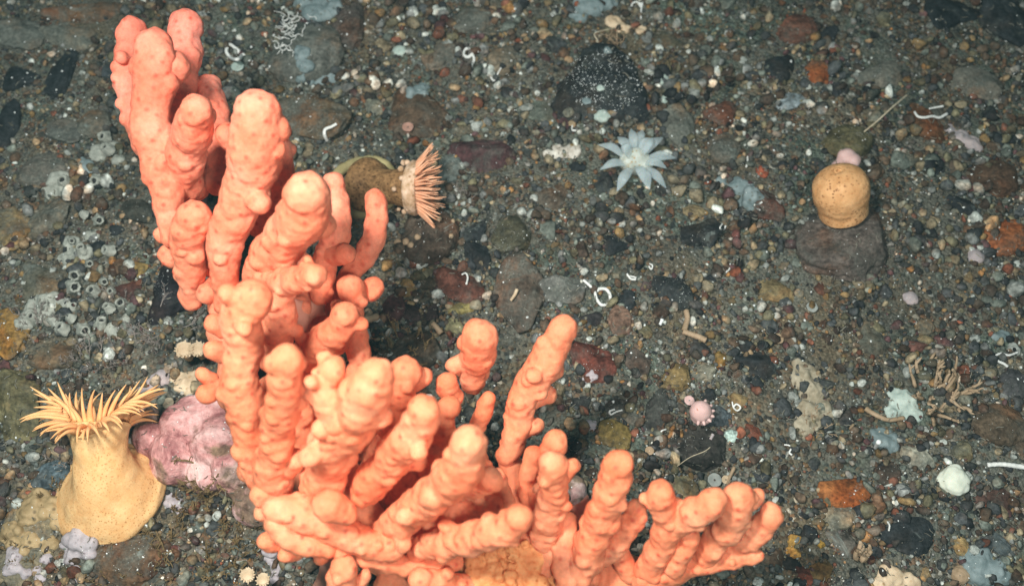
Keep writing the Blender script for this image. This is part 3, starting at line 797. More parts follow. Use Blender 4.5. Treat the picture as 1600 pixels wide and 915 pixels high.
# x, y, rx, ry, rot, colour, material, shape, label
ROCKS = [
 (946,128,92,84,35,BLACK,SK,4,'large black rock flecked with white specks above the glassy white anemone'),
 (652,172,50,56,5,BROWN,R,1,'brown rounded rock with pale film left of the large black rock'),
 (758,240,52,34,15,MAROON,R,2,'dark maroon slab right of the fringed pink-tentacled anemone'),
 (1335,380,82,76,-8,(0.075,0.062,0.052),R,3,'broad brown-grey rock that carries the closed tan anemone'),
 (1318,222,42,30,10,OLIVE,R,5,'olive-grey rock behind the closed tan anemone'),
 (1130,178,31,28,0,(0.085,0.035,0.02),R,4,'rust-brown boulder right of and above the glassy white anemone'),
 (1196,320,29,31,20,(0.07,0.032,0.022),R,6,'dark rusty stone under the edge of the pale blue sponge'),
 (1098,364,37,30,-10,BLACK,SK,7,'black stone below and left of the pale blue sponge'),
 (960,386,26,16,5,BLACK,CL,0,'small flat black stone left of the black stone under the sponge'),
 (1054,456,30,31,10,BLACK,SK,2,'black square stone with white dots right of the looped white worm tube'),
 (982,474,18,20,0,BLACK,CL,3,'black stone just right of the looped white worm tube'),
 (1034,484,16,14,0,DBROWN,R,8,'dark brown stone against the lower left side of the black square stone'),
 (1212,452,29,26,5,(0.14,0.11,0.055),CL,1,'olive-tan smooth rock below and left of the rock with the tan anemone'),
 (722,446,44,27,-8,(0.075,0.030,0.020),R,2,'red-brown angular slab with a small white worm tube on it'),
 (806,368,36,34,25,(0.045,0.042,0.025),R,3,'dark olive angular stone above the cracked brown slab'),
 (815,455,42,62,-12,(0.075,0.055,0.040),SI,6,'brown cracked slab above the tip of the small upright coral branch'),
 (662,368,52,46,20,(0.052,0.038,0.027),R,5,'brown rock under the tentacles of the fringed anemone'),
 (742,362,24,20,10,BLACK,R,7,'black stone right of the brown rock under the fringed anemone'),
 (748,400,22,24,0,BLACK,CL,2,'black stone just above the red-brown angular slab'),
 (1096,704,62,36,-14,(0.028,0.026,0.022),SK,3,'long blackish slab with a thin pale scratch below the pink knob anemone'),
 (1120,648,24,25,15,(0.050,0.062,0.066),CL,1,'slate-blue stone that the pink knob anemone leans on'),
 (1024,644,20,36,-12,(0.030,0.030,0.026),R,5,'tall dark stone left of the pink knob anemone'),
 (962,680,27,26,5,(0.13,0.095,0.030),R,6,'mustard stone right above the tall coral finger'),
 (1070,758,24,22,8,(0.17,0.145,0.075),SI,2,'yellow-olive block between two coral branches at bottom right'),
 (1144,676,16,12,5,MINT,CL,9,'pale mint pebble at the right end of the long blackish slab'),
 (1436,717,24,23,10,(0.24,0.235,0.18),SI,2,'pale olive stone left of and above the white lump sponge'),
 (1326,772,43,29,-12,(0.17,0.065,0.020),CL,7,'rust-orange angular stone left of the white lump sponge'),
 (1308,806,30,20,10,(0.16,0.14,0.095),SI,5,'tan stone touching the underside of the rust-orange angular stone'),
 (1432,828,52,32,5,BLACK,CL,4,'wide black rock below the white lump sponge'),
 (1317,846,22,24,15,(0.075,0.068,0.055),R,2,'grey-brown wedge stone under the tan stone'),
 (1239,845,12,10,0,(0.24,0.14,0.035),CL,12,'amber pebble, upper one of the yellow pair at bottom right'),
 (1240,863,12,9,0,(0.28,0.20,0.06),CL,13,'yellow pebble, lower one of the yellow pair at bottom right'),
 (1236,882,14,13,0,BLACK,CL,10,'round black pebble under the yellow pair'),
 (1262,837,15,15,0,BLACK,CL,11,'black pebble right of the amber pebble'),
 (1281,850,8,7,0,(0.25,0.15,0.03),CL,14,'small mustard pebble right of the yellow pair'),
 (1212,872,20,20,0,BROWN,R,4,'brown pebble left of the yellow pair'),
 (1284,893,20,18,0,(0.11,0.075,0.03),CL,7,'golden-brown pebble near the bottom edge right of the yellow pair'),
 (1256,900,14,16,0,(0.10,0.035,0.022),CL,2,'red-brown pebble near the bottom edge under the yellow pair'),
 (1366,534,25,34,-10,(0.075,0.078,0.060),CL,1,'green-grey oval stone above the branched tan bryozoan'),
 (1430,537,22,12,-5,(0.085,0.040,0.030),CL,9,'red-brown oval pebble above the branched tan bryozoan'),
 (1445,508,16,14,0,TAN,SI,5,'tan stone right above the red-brown oval pebble'),
 (1226,102,28,34,-15,BLACK,CL,4,'black rock at the upper right beside a rust-orange one'),
 (1234,156,26,16,10,(0.20,0.24,0.25),R,8,'pale blue-grey pebble with a dark half under the black rock'),
 (1280,112,19,27,10,(0.16,0.065,0.025),R,7,'rust-orange stone right of the upper right black rock'),
 (1450,192,28,46,0,(0.085,0.042,0.020),CL,1,'tall rust-brown stone crossed by a white worm tube'),
 (1486,22,62,30,5,BLACK,CL,0,'large dark blue-black rock on the top edge at upper right'),
 (1572,32,40,44,0,BLACK,R,6,'black rock in the upper right corner'),
 (1560,284,46,34,-15,(0.060,0.036,0.022),CL,3,'brown rock at the right edge below the pinkish sponge'),
 (1578,372,36,36,0,(0.20,0.070,0.025),R,7,'orange rusty rock at the right edge'),
 (1242,42,34,26,0,(0.090,0.040,0.025),R,5,'reddish-brown silty rock near the top edge'),
 (846,176,25,26,0,(0.085,0.100,0.078),SI,1,'grey-green stone left of the large black rock'),
 (866,308,32,24,0,(0.070,0.060,0.045),R,4,'brown stone left below the glassy white anemone'),
 (1042,62,27,21,0,(0.055,0.050,0.032),R,1,'olive-brown stone right above the large black rock'),
 (1500,325,22,17,-10,BLACK,CL,2,'dark teal-black angular stone left of the brown rock on the right edge'),
 (1512,292,16,12,0,(0.11,0.040,0.035),CL,8,'small red stone left of the brown rock on the right edge'),
 (1462,266,13,10,0,BLACK,CL,9,'small black stone right of the closed tan anemone'),
 (28,118,36,22,8,BLACK,CL,0,'black slab at the left edge near the top'),
 (96,116,24,48,-6,BLACK,CL,3,'tall black rock right of the black slab on the left edge'),
 (4,190,22,44,0,BLACK,CL,5,'black rock cut by the left edge below the black slab'),
 (172,112,20,18,0,SLATE,R,1,'dark slate stone beside the leftmost coral tip'),
 (60,262,42,30,0,(0.085,0.075,0.060),SI,5,'silty brown boulder at the left edge'),
 (16,352,32,38,0,(0.14,0.10,0.045),SI,6,'ochre silty rock at the left edge above the grey patch'),
 (210,326,31,26,0,(0.036,0.036,0.028),R,1,'dark olive cobble left of the coral arm'),
 (176,352,14,11,0,BLACK,CL,9,'small black pebble left of the dark olive cobble'),
 (183,413,17,14,0,BROWN,CL,8,'brown pebble above the ochre pebble left of the coral'),
 (213,420,16,14,5,(0.22,0.155,0.055),CL,12,'ochre pebble with a white dot left of the coral'),
 (202,450,26,18,0,(0.045,0.024,0.020),CL,4,'maroon cobble under the ochre pebble'),
 (150,384,16,14,0,BLACK,CL,3,'black pebble among the barnacles'),
 (272,452,52,52,0,(0.014,0.013,0.015),SK,0,'black rock behind the lower tip of the left coral arm'),
 (14,520,34,42,0,(0.20,0.115,0.030),R,6,'orange-ochre rock cut by the left edge'),
 (76,556,46,20,-4,(0.085,0.068,0.042),R,5,'long brown stone above the large orange anemone'),
 (30,636,40,58,4,(0.085,0.076,0.038),R,2,'big olive rock at the left edge beside the orange anemone'),
 (56,812,52,50,0,(0.19,0.145,0.075),SI,1,'tan lumpy rock left of the base of the orange anemone'),
 (30,885,56,40,0,(0.17,0.14,0.085),SI,4,'tan silty rock in the lower left corner'),
 (76,742,36,22,0,(0.060,0.085,0.095),R,5,'slate-blue stone left of the orange anemone column'),
 (1580,600,26,24,0,(0.045,0.045,0.045),R,5,'dark stone at the right edge by a bent white tube'),
 (635,442,14,20,0,(0.125,0.098,0.045),CL,9,'olive-ochre oval pebble right of the coral lobes'),
 (664,424,12,10,0,(0.11,0.10,0.062),CL,8,'small olive pebble above the dark cobble right of the coral'),
 (665,440,18,14,0,(0.055,0.050,0.036),R,10,'dull brown pebble right of the olive-ochre oval pebble'),
 (712,509,17,15,0,(0.19,0.175,0.095),CL,1,'pale olive round pebble beside the short upright coral tip'),
 (642,488,18,20,0,(0.028,0.020,0.018),CL,2,'dark brown pebble right of the coral lobes'),
 (676,488,15,18,0,(0.030,0.022,0.020),CL,3,'dark brown pebble left of the pale olive round pebble'),
 (612,478,20,24,0,(0.045,0.022,0.020),CL,5,'dark red-brown cobble touching the coral lobe on its right'),
 (728,478,28,12,12,(0.16,0.135,0.050),R,7,'mustard flat stone under the red-brown angular slab'),
 (640,545,46,30,0,(0.065,0.045,0.028),SI,5,'brown silty stone right of the coral, topped by fine hydroids'),
 (930,568,38,32,0,(0.080,0.026,0.018),R,2,'dark red stone right of the long straight coral finger'),
 (966,502,22,24,15,(0.13,0.080,0.055),R,5,'reddish-tan stone below the looped white worm tube'),
 (928,500,20,13,0,(0.022,0.020,0.020),CL,4,'blackish stone beside the tip of the long straight coral finger'),
 (998,568,20,22,0,(0.050,0.042,0.034),R,6,'grey-brown stone right of the dark red stone'),
 (1058,594,32,24,0,(0.12,0.085,0.035),R,3,'ochre and dark stone above the pink knob anemone'),
 (1100,580,24,16,0,(0.20,0.19,0.14),SI,7,'rough tan-grey stone right of the ochre and dark stone'),
 (1186,566,30,27,25,BLACK,CL,2,'black angular stone between the ochre stone and the pale crust'),
 (1125,558,12,19,0,(0.19,0.12,0.035),CL,9,'ochre oval pebble above the rough tan-grey stone'),
 (1092,546,18,16,0,(0.030,0.030,0.028),CL,10,'dark round pebble left of the ochre oval pebble'),
 (1166,540,16,12,0,BLACK,CL,11,'small black pebble above the black angular stone'),
 (1110,618,15,12,0,BLACK,CL,3,'black pebble above the slate-blue stone'),
 (1152,628,16,16,0,(0.14,0.10,0.045),R,12,'tan pebble with a looped white thread right of the pink knob anemone'),
 (1184,594,11,11,0,BLACK,CL,13,'round black pebble under the black angular stone'),
 (1180,676,13,16,0,(0.12,0.040,0.022),R,2,'rust pebble right of the pale mint pebble'),
 (962,636,28,14,0,(0.055,0.045,0.036),SI,5,'flat brown stone with a white looped tube left of the tall dark stone'),
 (908,628,24,12,0,(0.022,0.022,0.022),SK,4,'flat black stone right of the lobes of the long coral finger'),
 (988,655,17,14,0,(0.080,0.082,0.068),CL,1,'grey-olive stone left of the tall dark stone'),
 (1190,270,10,13,-20,(0.20,0.055,0.028),CL,10,'small red cone-shaped stone above the dark rusty stone'),
 (947,345,8,7,0,(0.24,0.085,0.025),CL,12,'orange pebble, left one of a touching pair below the glassy anemone'),
 (964,346,10,11,0,(0.19,0.070,0.022),CL,13,'orange-brown pebble, right one of a touching pair below the glassy anemone'),
 (948,290,18,20,20,BLACK,R,3,'black stone under the lower left tentacle of the glassy anemone'),
 (1082,330,20,11,-8,(0.15,0.115,0.060),R,5,'tan oval pebble above the black stone under the sponge'),
 (1036,174,14,10,10,(0.16,0.11,0.055),CL,9,'tan pebble at the right foot of the large black rock'),
 (902,262,13,12,0,BLACK,CL,10,'black pebble left of the glassy white anemone'),
 (1062,195,26,36,-10,(0.085,0.088,0.072),SI,6,'grey silty stone between the large black rock and the rust-brown boulder'),
 (1128,228,28,30,0,(0.070,0.070,0.058),SI,5,'grey rounded stone below the rust-brown boulder'),
 (548,42,32,46,0,(0.045,0.036,0.030),R,3,'dark brown rock near the top edge right of the pale blue sponge'),
 (470,75,62,58,0,(0.085,0.088,0.075),SI,5,'broad silty grey rock between the coral tips and the brown rock'),
 (490,185,66,42,0,(0.080,0.055,0.030),SI,6,'broad rusty silty rock right of the thick coral branch'),
 (582,158,20,16,-15,(0.15,0.150,0.110),SI,2,'pale olive block left of the brown rounded rock'),
 (150,20,75,22,5,(0.115,0.062,0.030),SI,4,'long rust-brown rock on the top edge left of the coral'),
 (868,68,22,18,0,(0.030,0.034,0.034),R,2,'dark stone below the pale blue sponge at top centre'),
 (1300,770,12,10,0,(0.11,0.035,0.02),CL,3,'small red-brown stone at the left end of the rust-orange stone'),
 (1555,660,44,34,-30,(0.075,0.055,0.035),R,5,'brown slab at the right edge below the bryozoan'),
 (1560,780,36,24,0,(0.062,0.035,0.026),R,4,'red-brown rock at the right edge right of the white lump sponge'),
 (1560,850,30,18,-20,(0.06,0.075,0.078),R,1,'dull teal stone at the right edge below the red-brown rock'),
 (1505,850,15,15,0,(0.16,0.145,0.075),CL,8,'olive pebble right of the wide black rock'),
 (205,872,92,44,0,(0.065,0.038,0.020),SI,4,'rusty brown rock under the skirt of the orange anemone at the bottom edge'),
 (118,58,56,26,-12,(0.105,0.105,0.082),SI,4,'grey silty mound above the tall black rock near the left top corner'),
 (35,55,44,30,10,(0.09,0.095,0.08),SI,6,'grey-green silty mound in the upper left corner'),
 (140,190,30,26,0,(0.11,0.10,0.075),SI,5,'pale silty mound below the dark slate stone'),
 (70,335,44,30,15,(0.085,0.085,0.066),SI,7,'grey silty mound left of the small black pebble'),
 (60,440,44,34,-10,(0.085,0.080,0.056),SI,2,'brownish silty mound left of the barnacles'),
 (105,205,32,22,0,(0.075,0.080,0.070),SI,6,'dull grey stone under the tall black rock'),
 (1385,110,44,28,12,(0.12,0.11,0.085),SI,4,'tan silty mound left of the tall rust-brown stone'),
 (1530,130,40,30,0,(0.10,0.09,0.070),SI,6,'silty mound above the pinkish fan sponge'),
 (735,30,34,26,0,(0.10,0.10,0.082),SI,5,'grey silty stone above the white ring tube on the top edge'),
 (690,85,30,24,20,(0.11,0.10,0.078),SI,7,'tan-grey silty stone left of the white ring tube'),
 (790,90,26,30,0,(0.12,0.095,0.062),SI,4,'sandy brown stone right of the white ring tube'),
 (880,455,40,26,10,(0.10,0.10,0.088),SI,6,'grey silty slab left of the looped white worm tube'),
 (700,260,22,26,0,(0.11,0.13,0.118),SI,5,'grey-green crusted stone between the fringed anemone and the maroon slab'),
]
for t in ROCKS:
    if t[8] is None: continue
    big = max(t[2], t[3]) > 19
    o = stone('rock' if big else 'pebble', *t[:8], flat=0.52 if big else 0.7, sink=0.5)
    tag(o, t[8], 'rock' if big else 'pebble', 'larger rocks set in the gravel' if big else 'pebbles strewn over the seabed')

# pink crusted boulder under the coral's left arm
pb = []
for x, y, r, h in [(300,660,42,0.6),(345,690,45,0.8),(275,715,40,0.3),(235,690,30,0.2),(330,640,30,0.8),(380,730,45,0.8),(400,790,38,0.4),(330,735,38,0.2),(250,735,25,0.0),(225,650,22,0.2)]:
    pb.append((P(x, y, h * 0.01), r * U(x, y)))
o = link('boulder', remeshed('boulder', pb, 0.0007, 16, ((0.0030, 55), (0.0008, 170), (0.0004, 420)), P(310, 690)), M_PINKROCK, P(310, 690))
tag(o, 'pink and mauve crusted boulder between the orange anemone and the coral', 'rock')
pb = []
for x, y, r, h in [(800,745,30,0.6),(790,780,32,0.5),(830,770,30,0.3),(700,760,40,0.6),(640,730,50,0.4),(570,700,50,0.2),(820,810,35,0.2),(900,760,16,0.4),(905,785,16,0.4)]:
    pb.append((P(x, y, h * 0.01), r * U(x, y)))
o = link('boulder', remeshed('boulder', pb, 0.0012, 6, ((0.0022, 60), (0.0009, 190)), P(720, 760)), M_PINKROCK, P(720, 760))
tag(o, 'mauve crusted boulder showing in the gaps beneath the right half of the coral', 'rock')

# ------------------------------------------------------------------ big orange anemone
def ring_column(name, path, mat, parent, origin, n=40, wob=0.04, seed=0, ridge=0.0, cap=True):
    """path: (centre Vector, axis Vector, radius); one closed skin"""
    vs = []; fs = []
    m = len(path)
    for i, (c, ax, r) in enumerate(path):
        ax = ax.normalized()
        a = Vector((1, 0, 0)); a = (a - ax * a.dot(ax)).normalized(); b = ax.cross(a)
        for k in range(n):
            th = 2 * math.pi * k / n
            d = a * math.cos(th) + b * math.sin(th)
            q = c + d * r
            f = 1 + wob * mn.noise(Vector((math.cos(th) * 2, math.sin(th) * 2, i * 0.25 + seed))) * 2 + ridge * math.sin(th * 12 + i)
            vs.append(c + d * r * f)
    for i in range(m - 1):
        for k in range(n):
            fs.append((i * n + k, i * n + (k + 1) % n, (i + 1) * n + (k + 1) % n, (i + 1) * n + k))
    vs.append(path[-1][0])
    if cap:
        for k in range(n): fs.append((len(vs) - 1, (m - 1) * n + k, (m - 1) * n + (k + 1) % n))
    mb = MB(); mb.add(vs, fs)
    return link(name, mb.mesh(name, True, origin), mat, (0, 0, 0), parent)

def interp_path(keys, m):
    """keys: (centre, radius); smooth"""
    cs = spline([k[0] for k in keys], m)
    rs = spline([Vector((k[1], 0, 0)) for k in keys], m)
    out = []
    for i, c in enumerate(cs):
        t = cs[min(i + 1, len(cs) - 1)] - cs[max(i - 1, 0)]
        out.append((c, t, max(rs[i].x, 1e-5)))
    return out

def tentacle(base, d0, d1, length, r, n=8, seg=8, curl=None, flat=1.0, tip=0.12, belly=0.0, flatdir=None):
    """starts along d0 and bends to d1"""
    pts = []; rad = []
    p = Vector(base)
    for i in range(seg + 1):
        t = i / seg
        pts.append(p.copy())
        rr = r * (1 - (1 - tip) * t ** 1.2) * (1 + belly * math.sin(math.pi * min(1, t * 1.1)))
        if i == seg: rr *= 0.5
        rad.append(rr)
        d = d0.lerp(d1, t)
        if d.length > 1e-6: d.normalize()
        p = p + d * length / seg
    mb = MB(); mb.sweep(pts, rad, n, flat, flatdir=flatdir)
    return mb

org = P(170, 768)
org.z = gz(org.x, org.y)
an = empty('anemone', org, 'big orange anemone with a tall freckled column and spiky tentacles at the left', 'anemone', 'anemones on the stones')
ua = U(165, 760)
top = P(153, 668, 0.030)
ck = [(171,772,-.002,83,(0,0,1)),(171,770,.0025,82,(0,.06,1)),(170,763,.0062,71,(0,.16,1)),(166,748,.0115,54,(-.03,.38,.9)),(161,726,.017,43,(-.04,.6,.75)),
      (157,702,.021,39,(-.05,.8,.55)),(154,682,.024,42,(-.05,.88,.45)),(152,668,.0255,47,(-.05,.92,.36)),(151,661,.0262,45,(-.05,.94,.30))]
cc = spline([P(a, b, c) for a, b, c, r, x in ck], 5); rr_ = spline([Vector((r, 0, 0)) for a, b, c, r, x in ck], 5); xx = spline([Vector(x) for a, b, c, r, x in ck], 5)
ring_column('column', [(c, x, r.x * ua) for c, x, r in zip(cc, xx, rr_)], M_ORANGE_COL, an, org, 56, 0.035, 2)
top = P(151, 661, 0.0265)
axis = Vector((-0.06, 0.95, 0.28)).normalized()
ca = Vector((1, 0, 0)); ca = (ca - axis * ca.dot(axis)).normalized(); cb = axis.cross(ca)
crown = top + axis * 0.001
# the oral disc, folded like a saddle
def disc_pt(th, s, up=0.0):
    d = ca * math.cos(th) + cb * math.sin(th)
    return crown + d * s * 50 * ua + axis * (0.006 * s * s * math.cos(2 * th) + up)
mb = MB()
n = 40
vs = [crown + axis * (-0.002)]
fs = []
for j, s in enumerate((0.3, 0.6, 0.85, 1.0, 0.95)):
    for k in range(n):
        vs.append(disc_pt(2 * math.pi * k / n, s, -0.002 if j == 4 else 0.0))
for k in range(n): fs.append((0, 1 + k, 1 + (k + 1) % n))
for j in range(4):
    for k in range(n):
        a = 1 + j * n + k; b = 1 + j * n + (k + 1) % n
        fs.append((a, a + n, b + n, b))
mb.add(vs, fs)
link('oral_disc', mb.mesh('oral_disc', True, org), M_ORANGE_COL, (0, 0, 0), an)
ar = random.Random(5)
for ringi, (s, cnt, lift, ln) in enumerate([(0.60, 22, 0.95, 66), (0.82, 32, 0.60, 74), (0.98, 46, 0.15, 70)]):
    for k in range(cnt):
        th = 2 * math.pi * (k + 0.5 * (ringi % 2)) / cnt + ar.uniform(-0.08, 0.08)
        d = ca * math.cos(th) + cb * math.sin(th)
        d0 = (d * 0.8 + axis * (lift + 0.35)).normalized()
        d1 = (d * (1.0 - 0.3 * lift) + axis * (lift * 0.9 + 0.05 + ar.uniform(-0.25, 0.25)) + Vector((ar.uniform(-0.8, 0.8), ar.uniform(-0.5, 0.5), ar.uniform(-0.4, 0.4)))).normalized()
        if d.z > 0.15 and ringi > 0:
            d0 = (d * 0.9 + axis * 0.25).normalized()
            d1 = (Vector((d.x * 0.9 + ar.uniform(-0.25, 0.25), 0, 0)) - axis * ar.uniform(0.2, 0.9) + Vector((0, 0, 0.25))).normalized()
        l = ln * ua * ar.uniform(0.6, 1.0)
        if abs(d.x) > 0.7: l *= 0.95
        if d.z > 0.15 and ringi > 0: l *= 0.9
        link('tentacle', tentacle(disc_pt(th, s), d0, d1, l, 4.9 * ua * ar.uniform(0.75, 1.1), 8, 11).mesh('tentacle', True, org), M_ORANGE_TEN, (0, 0, 0), an)

# ------------------------------------------------------------------ fringed anemone
org = P(578, 292); org.z = gz(org.x, org.y)
an = empty('anemone', org, 'brown warty anemone with a fringe of pink tentacles beside the thin coral finger', 'anemone', 'anemones on the stones')
um = U(600, 290)
b0 = P(572, 291, 0.005); b1 = P(606, 292, 0.0125); b2 = P(628, 292, 0.0150); b3 = P(645, 293, 0.0158); b4 = P(657, 294, 0.0160)
keys = [(b0, 44 * um), (b0.lerp(b1, 0.30), 42 * um), (b0.lerp(b1, 0.62), 31 * um), (b1.lerp(b2, 0.1), 26 * um), (b2, 29 * um), (b3, 37 * um)]
ring_column('column', interp_path(keys, 6), M_BROWN_COL, an, org, 48, 0.03, 4)
pth = interp_path([(b3 - (b3 - b2) * 0.25, 38 * um), (b3, 41 * um), (b3.lerp(b4, 0.6), 41 * um), (b4, 36 * um), (b4 - (b4 - b3) * 0.2, 20 * um)], 4)
ring_column('collar', pth, M_COLLAR, an, org, 48, 0.03, 9)
sk = []
for k in range(44):
    th = 2 * math.pi * k / 44
    r = 50 * um * (1 + 0.08 * mn.noise((math.cos(th), math.sin(th), 4)))
    sk.append((P(568, 292, 0.0015) + Vector((math.cos(th) * r, math.sin(th) * r * 0.98, 0)), 0.0026))
sk += [(P(568, 292, 0.002), 42 * um)] if False else []
link('base_rim', remeshed('base_rim', sk, 0.0006, 4, ((0.0004, 300),), org), M_BROWN_SKIRT, (0, 0, 0), an)
ax = Vector((1, 0.03, 0.05)).normalized()
ca2 = Vector((0, 1, 0)); ca2 = (ca2 - ax * ca2.dot(ax)).normalized(); cb2 = ax.cross(ca2)
for ringi, (s, cnt, out) in enumerate([(0.98, 46, 1.0), (0.84, 34, 0.55), (0.60, 20, 0.2)]):
    for k in range(cnt):
        th = 2 * math.pi * (k + 0.5 * ringi) / cnt + ar.uniform(-0.05, 0.05)
        d = ca2 * math.cos(th) + cb2 * math.sin(th)
        base = b4 + d * s * 38 * um - ax * 0.001
        d0 = (ax * 0.9 + d * out).normalized(); d1 = (ax * 0.75 + d * (out * 0.8) + Vector((ar.uniform(-0.22, 0.22), ar.uniform(-0.22, 0.22), ar.uniform(-0.2, 0.2)))).normalized()
        link('tentacle', tentacle(base, d0, d1, ar.uniform(30, 42) * um, 2.7 * um, 7, 8, tip=0.25).mesh('tentacle', True, org), M_PINK_TEN, (0, 0, 0), an)
TAKEN += [(578, 290, 55), (640, 292, 45)]
# small round warts on the column
wts = []
for k in range(14):
    th = ar.uniform(0.2, 2.9)
    t = ar.uniform(0.1, 0.95)
    c = b1.lerp(b3, t); dd = ca2 * math.cos(2 * math.pi * k / 14) + cb2 * math.sin(2 * math.pi * k / 14)
    wts.append((c + dd * (33 + 6 * t) * um, ar.uniform(3.5, 5.5) * um))
for c, r in wts:
    v, f = ico(2)
    mbx = MB(); mbx.add([(c + Vector(q) * r) for q in v.tolist()], f.tolist())
    link('wart', mbx.mesh('wart', True, org), M_COLLAR, (0, 0, 0), an)

# ------------------------------------------------------------------ glassy white anemone
org = P(992, 254); org.z = gz(org.x, org.y)
an = empty('anemone', org, 'glassy white star-shaped anemone with broad see-through tentacles on the gravel', 'anemone', 'anemones on the stones')
uw = U(992, 250)
bl = [(P(992, 254, 0.004), 20 * uw), (P(985, 252, 0.006), 18 * uw), (P(1003, 256, 0.005), 18 * uw), (P(994, 248, 0.007), 18 * uw)]
link('oral_disc', remeshed('oral_disc', bl, 0.0007, 3, ((0.0005, 300),), org), M_GLASSY_DISC, (0, 0, 0), an)
for (tx, ty, h, w_) in [(937,265,.007,8.5),(964,299,.006,9.5),(1015,296,.009,11),(1041,294,.006,9),(1042,263,.009,8.5),(1056,247,.008,10),(1036,215,.007,9),
                    (1020,216,.013,11),(1004,202,.008,7.5),(986,201,.010,8),(965,214,.009,9),(934,226,.008,8),(970,230,.014,11),(1005,283,.008,9)]:
    tipp = P(tx, ty, h)
    c0 = P(992, 252, 0.008)
    basep = c0.lerp(tipp, 0.26)
    mid = basep.lerp(tipp, 0.5) + Vector((0, 0, 0.003))
    pts = spline([basep, mid, tipp], 7)
    m_ = len(pts)
    rad = []
    for i in range(m_):
        t = i / (m_ - 1)
        r = w_ * uw * 0.88 * (0.62 + 0.42 * math.sin(math.pi * min(1, t * 1.02)) ) * max(0.16, (1 - t ** 5 * 0.9))
        rad.append(r)
    mb = MB(); mb.sweep(pts, rad, 14, 0.32, flatdir=(0, 0, 1))
    link('tentacle', mb.mesh('tentacle', True, org), M_GLASSY, (0, 0, 0), an)
TAKEN.append((992, 252, 55))

# ------------------------------------------------------------------ closed tan anemone on the rock
bp = P(1317, 321, 0.011)
an = empty('anemone', bp, 'closed tan barrel-shaped anemone perched on the broad brown-grey rock', 'anemone', 'anemones on the stones')
ud = U(1312, 300, 0.02)
ax = (P(1311, 274, 0.026) - bp)
keys = [(bp + ax * -0.25, 38 * ud), (bp, 39 * ud), (bp + ax * 0.2, 41.5 * ud), (bp + ax * 0.45, 44 * ud), (bp + ax * 0.7, 43 * ud), (bp + ax * 0.9, 37.5 * ud), (bp + ax * 1.05, 28 * ud), (bp + ax * 1.14, 17 * ud), (bp + ax * 1.16, 9 * ud), (bp + ax * 1.11, 3 * ud)]
ring_column('column', [(c, ax, r) for c, _, r in interp_path(keys, 6)], M_DOME, an, bp, 72, 0.015, 6, 0.0)
puck = []
for k in range(9):
    th = 2 * math.pi * k / 9
    puck.append((bp + ax * 1.13 + Vector((math.cos(th), math.sin(th) * 0.8, 0)) * 6 * ud, 2.6 * ud))
link('mouth', remeshed('mouth', puck, 0.0005, 1, ((0.0003, 500),), bp), M_DOME, (0, 0, 0), an)
TAKEN.append((1312, 300, 50))
q = P(1323, 247, 0.014)
o = link('tunicate', remeshed('tunicate', [(q, 15 * U(1323, 246)), (q + Vector((0.002, -0.0015, 0)), 13 * U(1323, 246)), (q + Vector((-0.003, -0.003, -0.004)), 14 * U(1323, 246))], 0.0006, 3, ((0.0006, 250),), q), M_PINKISH, q)
tag(o, 'small smooth pink lump just behind the top of the closed tan anemone', 'tunicate')

# ------------------------------------------------------------------ pink knob anemone
org = P(1090, 652); org.z = 0.006
an = empty('anemone', org, 'small round pale pink anemone with stubby tentacles beside the slate-blue stone', 'anemone', 'anemones on the stones')
up_ = U(1090, 652)
link('column', remeshed('column', [(org + Vector((0, 0, 0.001)), 17 * up_), (org + Vector((0.001, 0, -0.002)), 18 * up_)], 0.0005, 3, ((0.0002, 500),), org), M_PINKISH, (0, 0, 0), an)
mt = []
for k in range(12):
    th = 2 * math.pi * k / 12
    mt.append((org + Vector((-0.0010 + math.cos(th) * 3.6 * up_, -0.0004 + math.sin(th) * 3.2 * up_, 17.6 * up_)), 1.5 * up_))
link('mouth', remeshed('mouth', mt, 0.0002, 2, ((0, 1),), org), M_PINKDARK, (0, 0, 0), an)
for a in (62, 30, 4, -22, -48, -78, -105):
    d = Vector((math.cos(math.radians(a)), math.sin(math.radians(a)), 0.15)).normalized()
    link('tentacle', tentacle(org + d * 14 * up_, d, (d + Vector((0, 0, -0.2))).normalized(), 9 * up_, 3.0 * up_, 8, 5, tip=0.7).mesh('tentacle', True, org), M_PINKISH, (0, 0, 0), an)
TAKEN.append((1092, 650, 20))

bpy.context.view_layer.update()
DG = bpy.context.evaluated_depsgraph_get()
def surf(px, py, h=0.0):
    ok, loc, nrm, idx, ob, mtx = scene.ray_cast(DG, CAM, ray(px, py).normalized())
    if ok and ob.name.split('.')[0] in ('rock', 'pebble', 'boulder', 'seabed', 'column') and ob.name.split('.')[0] != 'column':
        return loc.copy()
    p = P(px, py, h); p.z = max(p.z, gz(p.x, p.y))
    return p

def blob(name, px, py, r, h, mat, label, cat, group=None, seed=0, squash=0.6):
    u = U(px, py); c = surf(px, py, h) + Vector((0, 0, 0.15 * r * u * squash))
    rg = random.Random(seed + int(px * 7 + py))
    bl = [(c, r * u * 0.85)]
    for i in range(5):
        a = rg.uniform(0, 6.28)
        bl.append((c + Vector((math.cos(a), math.sin(a), rg.uniform(-0.3, 0.2))) * r * u * 0.42, r * u * rg.uniform(0.45, 0.62)))
    o = link(name, remeshed(name, bl, max(0.0004, r * u / 14), 3, ((r * u * 0.12, 1.2 / (r * u)), (r * u * 0.06, 3.5 / (r * u))), c), mat, c)
    o.scale.z = squash
    TAKEN.append((px, py, r))
    return tag(o, label, cat, group)

